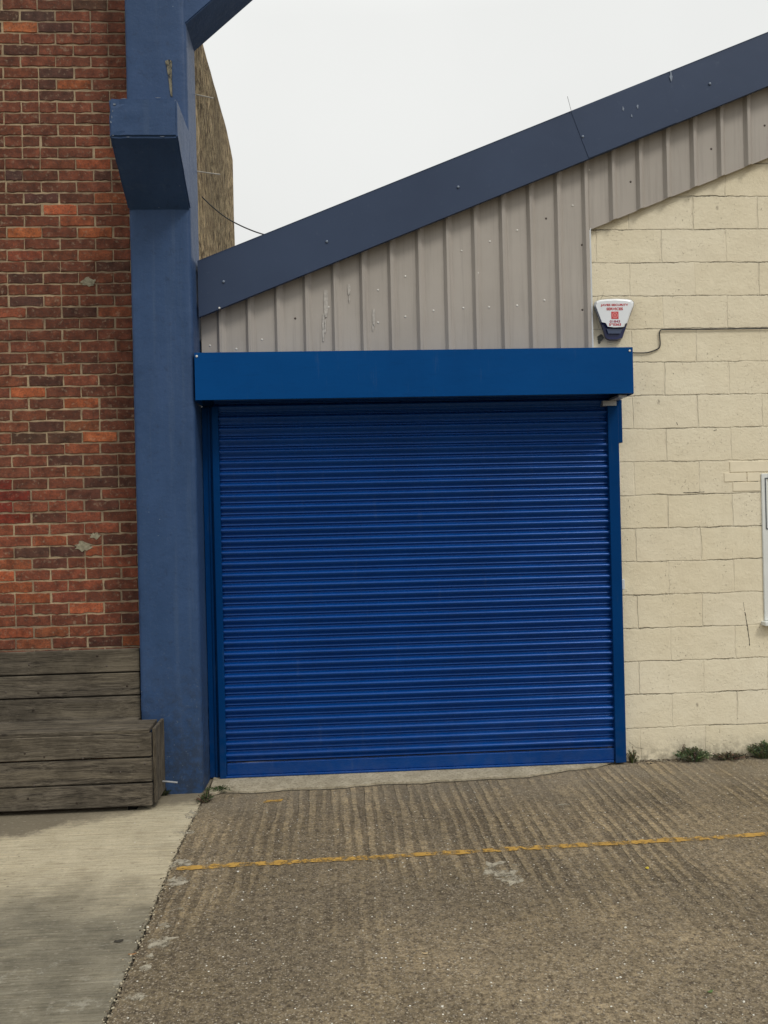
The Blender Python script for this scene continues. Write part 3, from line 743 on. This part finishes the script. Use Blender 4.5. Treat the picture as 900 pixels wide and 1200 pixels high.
# cracks in the blockwork
def crack(ptspx, w):
    bm = bmesh.new()
    P = [at(x, y, -.001) for x, y in ptspx]; l = []; r = []
    for i in range(len(P)-1):
        for k in range(5):
            q = P[i].lerp(P[i+1], k/5); ww = w*(.5+abs(noise.noise(Vector((q.x*60, q.z*60, 1))))*1.8)
            q = q+Vector((noise.noise(q*50), 0, noise.noise(q*50+Vector((9, 9, 9)))))*.004
            d = (P[i+1]-P[i]).normalized(); nrm = Vector((-d.z, 0, d.x))
            l.append(q+nrm*ww); r.append(q-nrm*ww)
    for i in range(len(l)-1):
        bm.faces.new([bm.verts.new((v.x, -.0012, v.z)) for v in (l[i], l[i+1], r[i+1], r[i])])
    obj('crack', bm, M['inkbrown'], wb)
crack([(873, 717), (874.5, 726), (876, 735), (878, 750), (879, 758)], .0026)
crack([(871, 706), (873, 718)], .0012)
crack([(801, 577.5), (815, 577), (828, 576)], .0028)
crack([(860, 564.5), (874, 564), (892, 563.5)], .0022)
crack([(788.5, 437), (789.5, 439)], .0022)
crack([(793, 495), (793.6, 499)], .003)
crack([(836, 504.5), (841, 503.5)], .0028)
crack([(704, 351), (706, 346), (708, 341)], .0007)
crack([(876, 557), (875, 562)], .001)
crack([(737, 869), (745, 876), (757, 878)], .0008)

# ---- roller shutter
gf = -.085           # guide front plane
cy_ = -.045
gl0 = at(252.6, 700, gf).x; gl1 = at(260.5, 700, gf).x; gr0 = at(717.2, 700, gf).x; gr1 = at(729.8, 700, gf).x
zt2 = at(450, 466, -.3).z
bm = bmesh.new()
prof = [(0, .008), (-.0055, .008), (-.0065, -.004), (-.0095, -.0125), (-.0140, -.0190), (-.0195, -.0232), (-.0255, -.0235), (-.0325, -.0188), (-.040, -.0120), (-.047, -.0060), (-.0535, -.0015), (-.0575, -.0005), (-.0600, -.0022), (-.0630, -.0034), (-.0660, -.0024), (-.0675, .002), (-.0685, .008)]
z0c = at(450, 892, cy_).z; n_s = 34; ps_ = .0733
zz = .105; ptsz = []
for i in range(n_s, -1, -1):
    base = zz+ps_*(i+1)
    if base > zt2+.35: continue
    for (dz, dy) in prof: ptsz.append((cy_+dy+random.gauss(0, .0002), base+dz*ps_/.075))
xa, xb = gl1-.03, gr0+.03
rows = []; nseg = 6
for (y, z) in ptsz:
    rows.append([bm.verts.new((xa+(xb-xa)*s/nseg, y+.0018*noise.noise(Vector((s*1.3, round(z/ps_)*1.9, 0))), z)) for s in range(nseg+1)])
for a_, b_ in zip(rows, rows[1:]):
    for s in range(nseg): bm.faces.new((a_[s], b_[s], b_[s+1], a_[s+1]))
bmesh.ops.recalc_face_normals(bm, faces=bm.faces[:])
sh = obj('roller_shutter', bm, M['curtain'], wb, smooth=True); sh['label'] = 'closed bright blue roller shutter of horizontal curved laths'
bm = bmesh.new()
box(bm, gl1+.002, gr0-.002, cy_-.022, cy_+.01, .030, .104, bev=.002)
box(bm, gl1-.004, gr0-.012, cy_-.040, cy_+.012, .016, .029, bev=.002); obj('bottom_rail', bm, M['curtain'], sh)
bzt = at(450, 411, -.31).z; bx_l = at(228.3, 440, -.325).x; bx_r = at(742.2, 440, -.325).x
bm = bmesh.new()
t_ = .004
bz0_ = at(227, 415, -.325).z; 
prism(bm, [(-.003, zt2-.01), (-.003, bzt), (-.325, bzt), (-.325, zt2), (-.310, zt2-.0), (-.310, zt2+.004), (-.321, zt2+.004), (-.321, bzt-.004), (-.007, bzt-.004), (-.007, zt2-.01)], 'x', bx_l, bx_r)
for xe in (bx_l+.001, bx_r-.005): box(bm, xe, xe+.004, -.3205, -.0075, zt2-.005, bzt-.0045)
bxo = obj('shutter_box', bm, M['box'], sh); bxo['label'] = 'plain mid blue housing above the roller shutter'
bm = bmesh.new(); box(bm, bx_l+.01, bx_r-.01, -.19, -.04, zt2+.05, zt2+.20, bev=.05, segs=3); obj('barrel', bm, M['guide'], sh)
zg = zt2-.01
for (g0, g1, sgn) in ((gl0, gl1, 1), (gr0, gr1, -1)):
    bm = bmesh.new(); box(bm, g0, g1, gf, -.002, .012, zg, bev=.003); obj('guide_rail', bm, M['guide'], sh)
bm = bmesh.new(); jx0 = at(240.0, 700, -.04).x; box(bm, cxr+.002, gl0-.001, -.042, .0, .010, zg-.0, bev=.002); box(bm, gl0-.030, gl0-.014, -.052, -.041, .012, zg, bev=.001); obj('fixing_angle', bm, M['guide'], sh)
bm = bmesh.new(); q = at(728.6, 519, -.05); q2 = at(720, 469, -.05)
box(bm, gr1-.012, q.x, -.07, -.002, q.z, q2.z, bev=.002); obj('drive_cover', bm, M['guide'], sh)
bm = bmesh.new(); q = at(729, 460, -.25); box(bm, q.x-.03, q.x+.025, -.27, -.02, zt2-.016, zt2-.002); box(bm, q.x-.08, q.x+.012, -.10, -.02, zt2-.05, zt2-.017)
obj('end_plate', bm, M['galv'], sh)
for (px, py, Yp) in ((230.5, 417.5, -.327), (738, 408.5+2.5, -.327)):
    dot('rivet', s1, bxo, at(px, py, Yp))
bm = bmesh.new(); P = [at(x, y, -.012) for x, y in ((724.5, 520), (726, 545), (726, 566), (724.8, 574))]; tube(bm, P, .0035, 6)
tag(obj('thin_cable', bm, M['trim']), 'thin pale cable hanging down the wall beside the shutter guide', 'cable')
bm = bmesh.new(); q = at(731.3, 691, -.03); q2 = at(727.5, 679, -.03); box(bm, q2.x-.01, q.x+.006, -.032, .0, q.z, q2.z, bev=.003)
tag(obj('switch_box', bm, M['trim']), 'small pale grey box on the cream wall at the shutter edge', 'switch box')

# ------------------------------------------------------------------ interior darkness is real: closed back room behind the shutter
# ------------------------------------------------------------------ alarm box
ax = at(720.5, 352, -.07); aL = at(697, 357, -.07); aR = at(742.0, 357, -.07); sc_ = (aR.x-aL.x)/45.0
def AP(px, py, Y=-.075):
    w = at(px, py, Y); return (w.x, w.z)
al = thing('alarm_box', 'white and navy security alarm bell box fixed above the right end of the shutter box', 'alarm box', at(719, 398, 0))
def loft(bm, back, front, yb_, yf_, rows=3, mat=0):
    n = len(back); rings = []
    for i in range(rows+1):
        t_ = i/rows; e_ = math.sin(t_*math.pi/2)
        rings.append([bm.verts.new((b[0]+(f[0]-b[0])*(1-math.cos(t_*math.pi/2)), yb_+(yf_-yb_)*e_, b[1]+(f[1]-b[1])*(1-math.cos(t_*math.pi/2)))) for b, f in zip(back, front)])
    fs = []
    for a_, b_ in zip(rings, rings[1:]):
        for k in range(n): fs.append(bm.faces.new((a_[k], a_[(k+1) % n], b_[(k+1) % n], b_[k])))
    fs.append(bm.faces.new(rings[-1])); fs.append(bm.faces.new(rings[0][::-1]))
    for f in fs: f.material_index = mat
    bmesh.ops.recalc_face_normals(bm, faces=fs)
base_o = [(695.6, 359), (697, 354), (702, 352), (710, 351), (722, 350.6), (734, 351.2), (739.5, 352.2), (742.2, 355), (742, 359), (736, 375), (729.5, 394), (728.3, 397.5), (723, 399.3), (714, 399.2), (709.3, 397), (703.5, 380)]
bm = bmesh.new(); cpt = (720.5, 370)
bk = [AP(*p, 0) for p in base_o]; fr = [AP(cpt[0]+(p[0]-cpt[0])*.93, cpt[1]+(p[1]-cpt[1])*.95, -.052) for p in base_o]
loft(bm, bk, fr, .0, -.052); obj('base_body', bm, M['navy'], al, smooth=False)
cov = [(695.8, 358), (697, 354), (701, 352), (710, 351), (722, 350.6), (734, 351.2), (739.3, 352.2), (741.8, 355), (741.6, 359), (738, 368), (734.2, 379.5), (732.2, 380), (730.5, 384), (720, 384.5), (711, 383.6), (708.5, 379), (703.5, 378)]
bm = bmesh.new(); bk = [AP(*p, -.03) for p in cov]
fr = [AP(720.5+(p[0]-720.5)*.91+.5, 366+(p[1]-366)*.93+.4, -.078) for p in cov]
loft(bm, bk, fr, -.03, -.078, 4); obj('cover', bm, M['white'], al)
bm = bmesh.new()
q0 = AP(711.5, 384.7); q1 = AP(730, 385.3)
prism(bm, [AP(711.5, 384.8), AP(730, 385.3), AP(727.5, 390.5), AP(713.5, 390.5)], 'y', -.066, -.045); obj('lens', bm, plain('smoked_lens', (.05, .07, .13), .2, .1, 6), al)
def text(body, px, py, hpx, wpx, mat, parent, name='lettering'):
    cu = bpy.data.curves.new(name, 'FONT'); cu.body = body; cu.align_x = 'CENTER'; cu.align_y = 'CENTER'; cu.size = 1; cu.extrude = .0; cu.offset = .03
    o = bpy.data.objects.new('tmp', cu); C.objects.link(o)
    dg = bpy.context.evaluated_depsgraph_get(); me = bpy.data.meshes.new_from_object(o.evaluated_get(dg)); bpy.data.objects.remove(o)
    xs = [v.co.x for v in me.vertices]; ys = [v.co.y for v in me.vertices]
    w, h = max(xs)-min(xs), max(ys)-min(ys); cx, cy = (max(xs)+min(xs))/2, (max(ys)+min(ys))/2
    c = at(px, py, -.0795); sx = wpx/(F/(5.62))/w; sy = hpx/(F/5.62)/h
    b = bmesh.new(); b.from_mesh(me)
    for v in b.verts: v.co = Vector((c.x+(v.co.x-cx)*sx, -.0793, c.z+(v.co.y-cy)*sy))
    return obj(name, b, mat, parent)
text('JAVES SECURITY', 720.2, 357.6, 3.2, 33.5, M['red'], al); text('SERVICES', 720.4, 361.9, 3.2, 20, M['red'], al)
text('01843', 720.6, 376.6, 2.9, 12.5, M['dimred'], al); text('590363', 720.8, 380.2, 3.1, 14.5, M['red'], al)
bm = bmesh.new(); c = at(720.6, 369.4, -.079); hs = 4.4*5.6/F
box(bm, c.x-hs, c.x+hs, -.0794, -.0785, c.z-hs, c.z+hs, 0)
def ring(bm, r0_, r1_, y, mat):
    n = 24
    for k in range(n):
        a1, a2 = k/n*6.2832, (k+1)/n*6.2832
        f = bm.faces.new([bm.verts.new((c.x+math.cos(a)*r, y, c.z+math.sin(a)*r)) for a, r in ((a1, r0_), (a1, r1_), (a2, r1_), (a2, r0_))]); f.material_index = mat
ring(bm, hs*.60, hs*.78, -.0798, 1); ring(bm, hs*.18, hs*.34, -.0798, 1)
obj('emblem', bm, [plain('emblem_red', (.55, .05, .06), .5, .05, 5), plain('emblem_pink', (.75, .28, .27), .5, .05, 5)], al)
# small grey scrap below it
bm = bmesh.new(); q = at(703.5, 396, 0); blob(bm, q.x, q.z, 0, .022, .020, 0, 12, .3, .008); q = at(702, 401, 0); blob(bm, q.x, q.z, 0, .008, .014, 0, 10, .3, .006)
tag(obj('wall_patch', bm, M['stain']), 'small dark grey scrap stuck on the wall below the alarm box', 'wall patch')
# cable along the wall
def smoothpts(P, n=6):
    out = []
    for i in range(len(P)-1):
        p0 = P[max(i-1, 0)]; p1 = P[i]; p2 = P[i+1]; p3 = P[min(i+2, len(P)-1)]
        for k in range(n):
            t = k/n; out.append(.5*((2*p1)+(-p0+p2)*t+(2*p0-5*p1+4*p2-p3)*t*t+(-p0+3*p1-3*p2+p3)*t**3))
    out.append(P[-1]); return out
P = [at(x, y, -.01) for x, y in ((738, 413.2), (748, 413.6), (758, 413.2), (766, 411), (772, 408), (773.6, 404), (773.2, 396), (772.8, 390), (774.5, 386.6), (780, 386.2), (800, 386), (830, 385.8), (860, 385.2), (902, 384.6))]
P.append(P[-1]+Vector((3.0, 0, .02)))
bm = bmesh.new(); tube(bm, smoothpts(P), .0042, 8)
tag(obj('wall_cable', bm, M['black'], smooth=True), 'black cable bending up from the shutter box and running along the cream wall', 'cable')
bm = bmesh.new()
P = [at(x, y, .25) for x, y in ((229, 221), (240, 234), (252, 245), (268, 257), (290, 268), (312, 275.5), (345, 282))]
P[0] = at(228, 221, .22); tube(bm, smoothpts(P), .0045, 6)
tag(obj('overhead_cable', bm, M['black'], smooth=True), 'thin dark cable sagging from the blue column to the sloping roof edge', 'cable')

# ------------------------------------------------------------------ bench
BF = -.60
bxr = at(177.5, 900, BF).x; ztop = at(178, 859, BF).z
be = thing('wooden_bench', 'weathered grey timber bench boxed in with boards against the brick wall', 'bench', (bxr-.8, -.4, 0))
BB = -.245; xL = -5.2
def board(bm, x0, x1, y0, y1, z0, z1, ax=0):
    s = random.uniform(.78, 1.15); fs = box(bm, x0, x1, y0, y1, z0, z1, 0, .004, (s, s, s), 2)
    return fs
bm = bmesh.new()
hb = [at(178, y, BF).z for y in (886.2, 888.2, 916.0, 918.0, 944.2)]
board(bm, xL, bxr, BF, BF+.03, hb[0], ztop-.001); board(bm, xL, bxr+.001, BF+.002, BF+.032, hb[2], hb[1]); board(bm, xL, bxr, BF+.001, BF+.031, hb[4], hb[3])
obj('front_panel', bm, M['wood'], be)
bm = bmesh.new(); hx = bxr+.012
board(bm, xL, bxr-.01, BF+.001, BF+.125, ztop, ztop+.024); board(bm, xL, bxr-.012, BF+.130, BF+.245, ztop, ztop+.0235); board(bm, xL, cxl-.012, BF+.250, BB-.035, ztop, ztop+.023)
obj('seat', bm, M['wood'], be)
bm = bmesh.new()
xe = bxr-.009
board(bm, xe+.0095, xe+.03, BF+.034, BF+.135, hb[4]+.004, ztop+.018); board(bm, xe+.0095, xe+.031, BF+.139, CF-.052, hb[4]+.008, ztop+.018); board(bm, xe+.0095, xe+.031, CF-.049, CF-.006, hb[4]+.006, ztop+.018)
obj('end_panel', bm, M['woodend'], be)
bm = bmesh.new()
zb_ = [at(163, y, BB).z for y in (759.2, 785.4, 787.2, 812.4, 814.2, 841.5)]
xe2 = cxl-.006
board(bm, xL, xe2, BB-.03, BB, zb_[1], zb_[0]); board(bm, xL, xe2-.002, BB-.031, BB-.001, zb_[3], zb_[2]); board(bm, xL, xe2-.001, BB-.0295, BB, zb_[5]-.03, zb_[4])
for q in box(bm, xL, xe2-.01, BB+.0005, BB+.006, zb_[5]-.03, zb_[0]-.02, 1): pass  # dark sheet standing in for the shade in the gaps between backrest boards
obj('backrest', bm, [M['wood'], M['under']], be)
bm = bmesh.new()
x = bxr-.10
while x > xL:
    bm = bmesh.new(); box(bm, x-.05, x, BF+.036, BB-.04, .0, ztop-.004); obj('leg', bm, M['woodend'], be)
    bm = bmesh.new(); box(bm, x-.05, x, BB+.008, BB+.05, .0, zb_[0]-.01); obj('upright', bm, M['woodend'], be); x -= 1.3
sm = disc_mesh('bench_screw', .006, M['darkscrew'])
km = disc_mesh('knot', .008, plain('knot_wood', (.035, .025, .017), .9, .3, 90))
bk_ = [o for o in be.children if o.name.startswith('backrest')][0]; fp_ = [o for o in be.children if o.name.startswith('front_panel')][0]
for (px, py) in ((34, 779), (125, 780.5), (7, 811.5), (86, 811.5)): dot('screw', sm, bk_, at(px, py, BB-.031))
for (px, py) in ((114, 768.5), (45, 812), (149, 804), (39, 832)): dot('knot', km, bk_, at(px, py, BB-.030))
for (px, py) in ((91, 879), (97, 888.8), (162, 875), (141, 905), (40, 921), (170, 895)): dot('screw', sm, fp_, at(px, py, BF-.000))
for (px, py) in ((52, 887), (130, 904.5), (90, 941), (33, 936), (29, 883)): dot('knot', km, fp_, at(px, py, BF+.002))

# ------------------------------------------------------------------ weeds
def weed(name, label, cat, px, py, h, spread, n, cols, leaf=.012, seed=1, stalk=0, Y=None, gl=False, flat=False):
    rnd = random.Random(seed); g = gr(px, py)
    if Y is not None: g = Vector((at(px, py, Y).x, Y, 0))
    bm = bmesh.new(); L_ = tintlayer(bm)
    for i in range(n):
        a = rnd.uniform(0, 6.283); rr = rnd.random()**.7*spread; b0 = g+Vector((math.cos(a)*rr*.35, math.sin(a)*rr*.25, 0))
        hh = h*rnd.uniform(.35, 1)*(1-.35*rr/spread); tip = g+Vector((math.cos(a)*rr, min(math.sin(a)*rr*.6, -.012-g.y if Y is not None else 9), hh))
        mid = b0.lerp(tip, .5)+Vector((0, 0, hh*.15)); c = rnd.choice(cols); c = tuple(v*rnd.uniform(.7, 1.25) for v in c)
        P = [b0, mid, tip]
        if gl:   # grass blades
            wv = Vector((math.sin(a), -math.cos(a), 0))*leaf*.25; vs = [bm.verts.new(P[0]-wv), bm.verts.new(P[0]+wv), bm.verts.new(P[1]+wv*.8), bm.verts.new(P[1]-wv*.8), bm.verts.new(P[2])]
            fs = [bm.faces.new(vs[:4]), bm.faces.new((vs[3], vs[2], vs[4]))]
        else:
            fs = tube(bm, P, [.0016, .0012, .0008], 4)
            for k in range(rnd.randint(5, 9)):
                q = P[0].lerp(P[1], rnd.random()) if rnd.random() < .35 else P[1].lerp(P[2], rnd.random())
                s = leaf*rnd.uniform(.5, 1.2); d = Vector((rnd.gauss(0, 1), rnd.gauss(0, 1), rnd.gauss(.3, .7))).normalized(); sd = d.cross(Vector((rnd.random(), rnd.random(), rnd.random()))).normalized()
                u = sd.cross(d)*s*.15
                v = [bm.verts.new(q), bm.verts.new(q+d*s*.5+sd*s*.33+u), bm.verts.new(q+d*s), bm.verts.new(q+d*s*.5-sd*s*.33+u)]
                fs.append(bm.faces.new(v))
        setcol(bm, fs, c)
    o = obj(name, bm, M['leaf']); tag(o, label, cat, 'weeds growing at the foot of the walls'); return o
G1 = [(.055, .085, .028), (.07, .105, .035), (.04, .062, .022), (.095, .12, .05)]
G2 = [(.10, .145, .065), (.14, .19, .09), (.07, .105, .045), (.17, .20, .11), (.15, .13, .075)]
DRY = [(.17, .14, .085), (.11, .09, .055), (.07, .055, .035), (.22, .18, .11)]
weed('weed', 'low dry green tuft at the foot of the blue column', 'weed', 240, 940, .055, .06, 120, G1+DRY+DRY, .010, 1)
weed('grass_tuft', 'wispy dry grass at the slab joint beside the blue column', 'grass tuft', 243, 937, .075, .05, 110, DRY+G1, .012, 2, gl=True)
weed('moss_clump', 'flat green weed patch on the threshold by the shutter corner', 'weed', 258, 927, .03, .10, 170, G1, .009, 3)
weed('moss_strand', 'thin dark strand of moss creeping along the pale threshold', 'weed', 280, 921, .012, .09, 90, [(.05, .06, .025)], .008, 4)
weed('dry_stalks', 'upright dry stalks growing by the bottom right corner of the shutter', 'weed', 742, 886, .115, .055, 26, DRY+G1, .010, 5, Y=-.045)
weed('grass_tuft', 'fine pale grass blades beside the bottom right shutter corner', 'grass tuft', 741, 886, .10, .05, 50, DRY+G1, .012, 15, Y=-.05, gl=True)
weed('weed', 'bushy dark green weed in the middle of the cream wall base', 'weed', 812, 884, .10, .135, 260, G2, .013, 6, Y=-.06)
weed('dry_stalks', 'single tall dry stem rising from the bushy green weed', 'weed', 801, 882, .15, .018, 12, DRY, .010, 7, Y=-.03)
weed('dead_weed', 'low brown dead weed between the two green weeds', 'weed', 853, 882, .05, .15, 150, DRY+[(.05, .04, .03)], .010, 8, Y=-.05)
weed('weed', 'dense green weed at the cream wall base below the window', 'weed', 895, 879, .12, .12, 260, G2+[(.11, .17, .07)], .015, 9, Y=-.055)
weed('weed', 'small dark plant in the corner between bench end and column', 'weed', 192, 932, .06, .045, 60, [(.03, .04, .02), (.06, .07, .035)], .010, 10)
# dirt line along the wall base
bm = bmesh.new()
rnd = random.Random(4)
for i in range(900):
    x = rnd.uniform(at(738, 880, 0).x, at(900, 880, 0).x+1.2); s = rnd.uniform(.002, .008); y = -abs(rnd.gauss(0, .03))-.002
    r_ = bmesh.ops.create_icosphere(bm, subdivisions=1, radius=s, matrix=Matrix.Translation((x, y, .0)) @ Matrix.Diagonal((rnd.uniform(.7, 1.8), 1, .6, 1)))
    setcol(bm, {f for v in r_['verts'] for f in v.link_faces}, rnd.choice([(.05, .04, .03), (.09, .07, .05), (.16, .13, .09), (.3, .27, .2)]))
tag(obj('wall_base_debris', bm, M['grit']), 'crumbs of soil and grit gathered along the foot of the cream wall', 'debris', kind='stuff')
# loose grit on yard
bm = bmesh.new()
for i in range(1000):
    px = rnd.uniform(120, 1000); py = 905+300*rnd.random()**.6; g = gr(px, py, 0)
    if g.y > -.35: continue
    s = rnd.uniform(.0012, .0032) if rnd.random() < .95 else rnd.uniform(.003, .0055)
    m_ = Matrix.Translation((g.x, g.y, 0)) @ Matrix.Rotation(rnd.uniform(0, 3), 4, 'Z') @ Matrix.Diagonal((rnd.uniform(.8, 1.6), 1, .6, 1))
    r_ = bmesh.ops.create_icosphere(bm, subdivisions=1, radius=s, matrix=m_)
    setcol(bm, {f for v in r_['verts'] for f in v.link_faces}, rnd.choice([(.62, .60, .52), (.72, .70, .62), (.45, .40, .3), (.34, .28, .18), (.25, .2, .14), (.12, .09, .06)]))
tag(obj('loose_grit', bm, M['grit']), 'tiny pale stone chips scattered over the brown yard concrete', 'grit', kind='stuff')
def chip(name, label, cat, px, py, w, l, ang, c, lift=.004):
    g = gr(px, py); bm = bmesh.new(); n = 10; vs = []
    for k in range(n):
        a = k/n*6.283; x = math.cos(a)*l*(1+.2*math.sin(k*2.3)); y = math.sin(a)*w*(1+.2*math.cos(k*3.1)); vs.append((x*math.cos(ang)-y*math.sin(ang)+g.x, x*math.sin(ang)+y*math.cos(ang)+g.y, x, y))
    T = [bm.verts.new((v[0], v[1], .003+lift*(v[2]/l)**2)) for v in vs]; B = [bm.verts.new((v[0], v[1], .0015+lift*(v[2]/l)**2)) for v in vs]
    fs = [bm.faces.new(T), bm.faces.new(B[::-1])]+[bm.faces.new((T[k], B[k], B[(k+1) % n], T[(k+1) % n])) for k in range(n)]
    bmesh.ops.recalc_face_normals(bm, faces=fs); setcol(bm, fs, c)
    tag(obj(name, bm, M['grit']), label, cat, 'scraps and leaves lying on the ground')
chip('paper_scrap', 'larger crumpled white scrap on the yard near the bushy weed', 'litter', 795, 888.5, .012, .022, -.3, (.66, .64, .58), .012)
chip('paper_scrap', 'smaller white flake lying nearest the bottom right shutter corner', 'litter', 787, 884.5, .008, .014, .2, (.62, .6, .55))
chip('brown_chip', 'reddish brown chip beside the white scrap near the wall', 'litter', 767, 888, .007, .018, .1, (.09, .05, .03))
chip('fallen_leaf', 'small yellow leaf on the yard below the yellow line', 'leaf', 758, 1018, .008, .011, .6, (.55, .42, .05))
chip('fallen_leaf', 'dark dead leaf lying on the pale concrete at lower left', 'leaf', 139, 1103.5, .010, .019, .15, (.05, .045, .035))
chip('twig', 'short orange brown twig lying across the slab joint', 'twig', 155, 1119, .004, .017, .1, (.30, .16, .07))
chip('twig', 'pale straw coloured twig in the lower middle of the yard', 'twig', 498, 1118, .003, .013, -.2, (.55, .42, .24))
chip('paper_scrap', 'tiny white chip just below the left part of the yellow line', 'litter', 279, 1022, .006, .006, 0, (.75, .74, .68))
chip('fallen_leaf', 'small green leaf at the lower right of the yard', 'leaf', 832, 1163, .005, .012, .3, (.10, .16, .05))

# ------------------------------------------------------------------ light
w = bpy.data.worlds.new('World'); scene.world = w; w.use_nodes = True
nt = w.node_tree; bg = nt.nodes['Background']
sky = nt.nodes.new('ShaderNodeTexSky'); sky.sky_type = 'NISHITA'; sky.sun_disc = False
EL, AZ = R(50), R(143)       # azimuth clockwise from +Y (wall normal side is -Y)
sky.sun_elevation = EL; sky.sun_rotation = AZ; sky.dust_density = 6; sky.air_density = 1.2
hs_ = nt.nodes.new('ShaderNodeHueSaturation'); hs_.inputs['Saturation'].default_value = .15; nt.links.new(sky.outputs[0], hs_.inputs['Color'])
mx = nt.nodes.new('ShaderNodeMix'); mx.data_type = 'RGBA'; mx.inputs[0].default_value = .93
nt.links.new(hs_.outputs[0], mx.inputs[6])
tc = nt.nodes.new('ShaderNodeTexCoord'); nz = nt.nodes.new('ShaderNodeTexNoise'); nz.inputs['Scale'].default_value = 1.6; nz.inputs['Detail'].default_value = 5
nt.links.new(tc.outputs['Generated'], nz.inputs['Vector'])
cr_ = nt.nodes.new('ShaderNodeMapRange'); nt.links.new(nz.outputs['Fac'], cr_.inputs[0]); cr_.inputs[1].default_value = .3; cr_.inputs[2].default_value = .7; cr_.inputs[3].default_value = 8.2; cr_.inputs[4].default_value = 9.2
vm = nt.nodes.new('ShaderNodeVectorMath'); vm.operation = 'SCALE'; vm.inputs[0].default_value = (.99, 1.0, .98)
sx = nt.nodes.new('ShaderNodeSeparateXYZ'); nt.links.new(tc.outputs['Generated'], sx.inputs[0])
rp = nt.nodes.new('ShaderNodeValToRGB'); nt.links.new(sx.outputs[2], rp.inputs[0])   # overcast: dim low down, brightest overhead
e_ = rp.color_ramp.elements; e_[0].position = 0; e_[0].color = (.35, .35, .35, 1); e_[1].position = 1; e_[1].color = (1.75, 1.75, 1.75, 1)
for ps0, v0 in ((.12, .55), (.24, .97), (.5, 1.0), (.72, 1.35)):
    q_ = e_.new(ps0); q_.color = (v0, v0, v0, 1)
mm = nt.nodes.new('ShaderNodeMath'); mm.operation = 'MULTIPLY'; nt.links.new(cr_.outputs[0], mm.inputs[0]); nt.links.new(rp.outputs[0], mm.inputs[1])
nt.links.new(mm.outputs[0], vm.inputs['Scale'])
nt.links.new(vm.outputs[0], mx.inputs[7]); nt.links.new(mx.outputs[2], bg.inputs['Color']); bg.inputs['Strength'].default_value = .1
sl_ = bpy.data.lights.new('sun', 'SUN'); sl_.energy = 1.3; sl_.angle = R(14); sl_.color = (1, .95, .86)
so = bpy.data.objects.new('sun', sl_); C.objects.link(so)
sd = Vector((math.sin(AZ)*math.cos(EL), math.cos(AZ)*math.cos(EL), math.sin(EL)))   # towards the sun
so.rotation_euler = sd.to_track_quat('Z', 'Y').to_euler(); so.location = (4, -6, 8)
vs = scene.view_settings; vs.view_transform = 'Standard'; vs.look = 'None'; vs.exposure = 0; vs.gamma = 1; vs.use_curve_mapping = False
scene.cycles.use_denoising = True
print('col', cxl, cxr, 'zt', zt, 'yb', yb, 'zt2', zt2, 'bzt', bzt, 'c75', c75, 'ridge', top(XR), 'per', per)
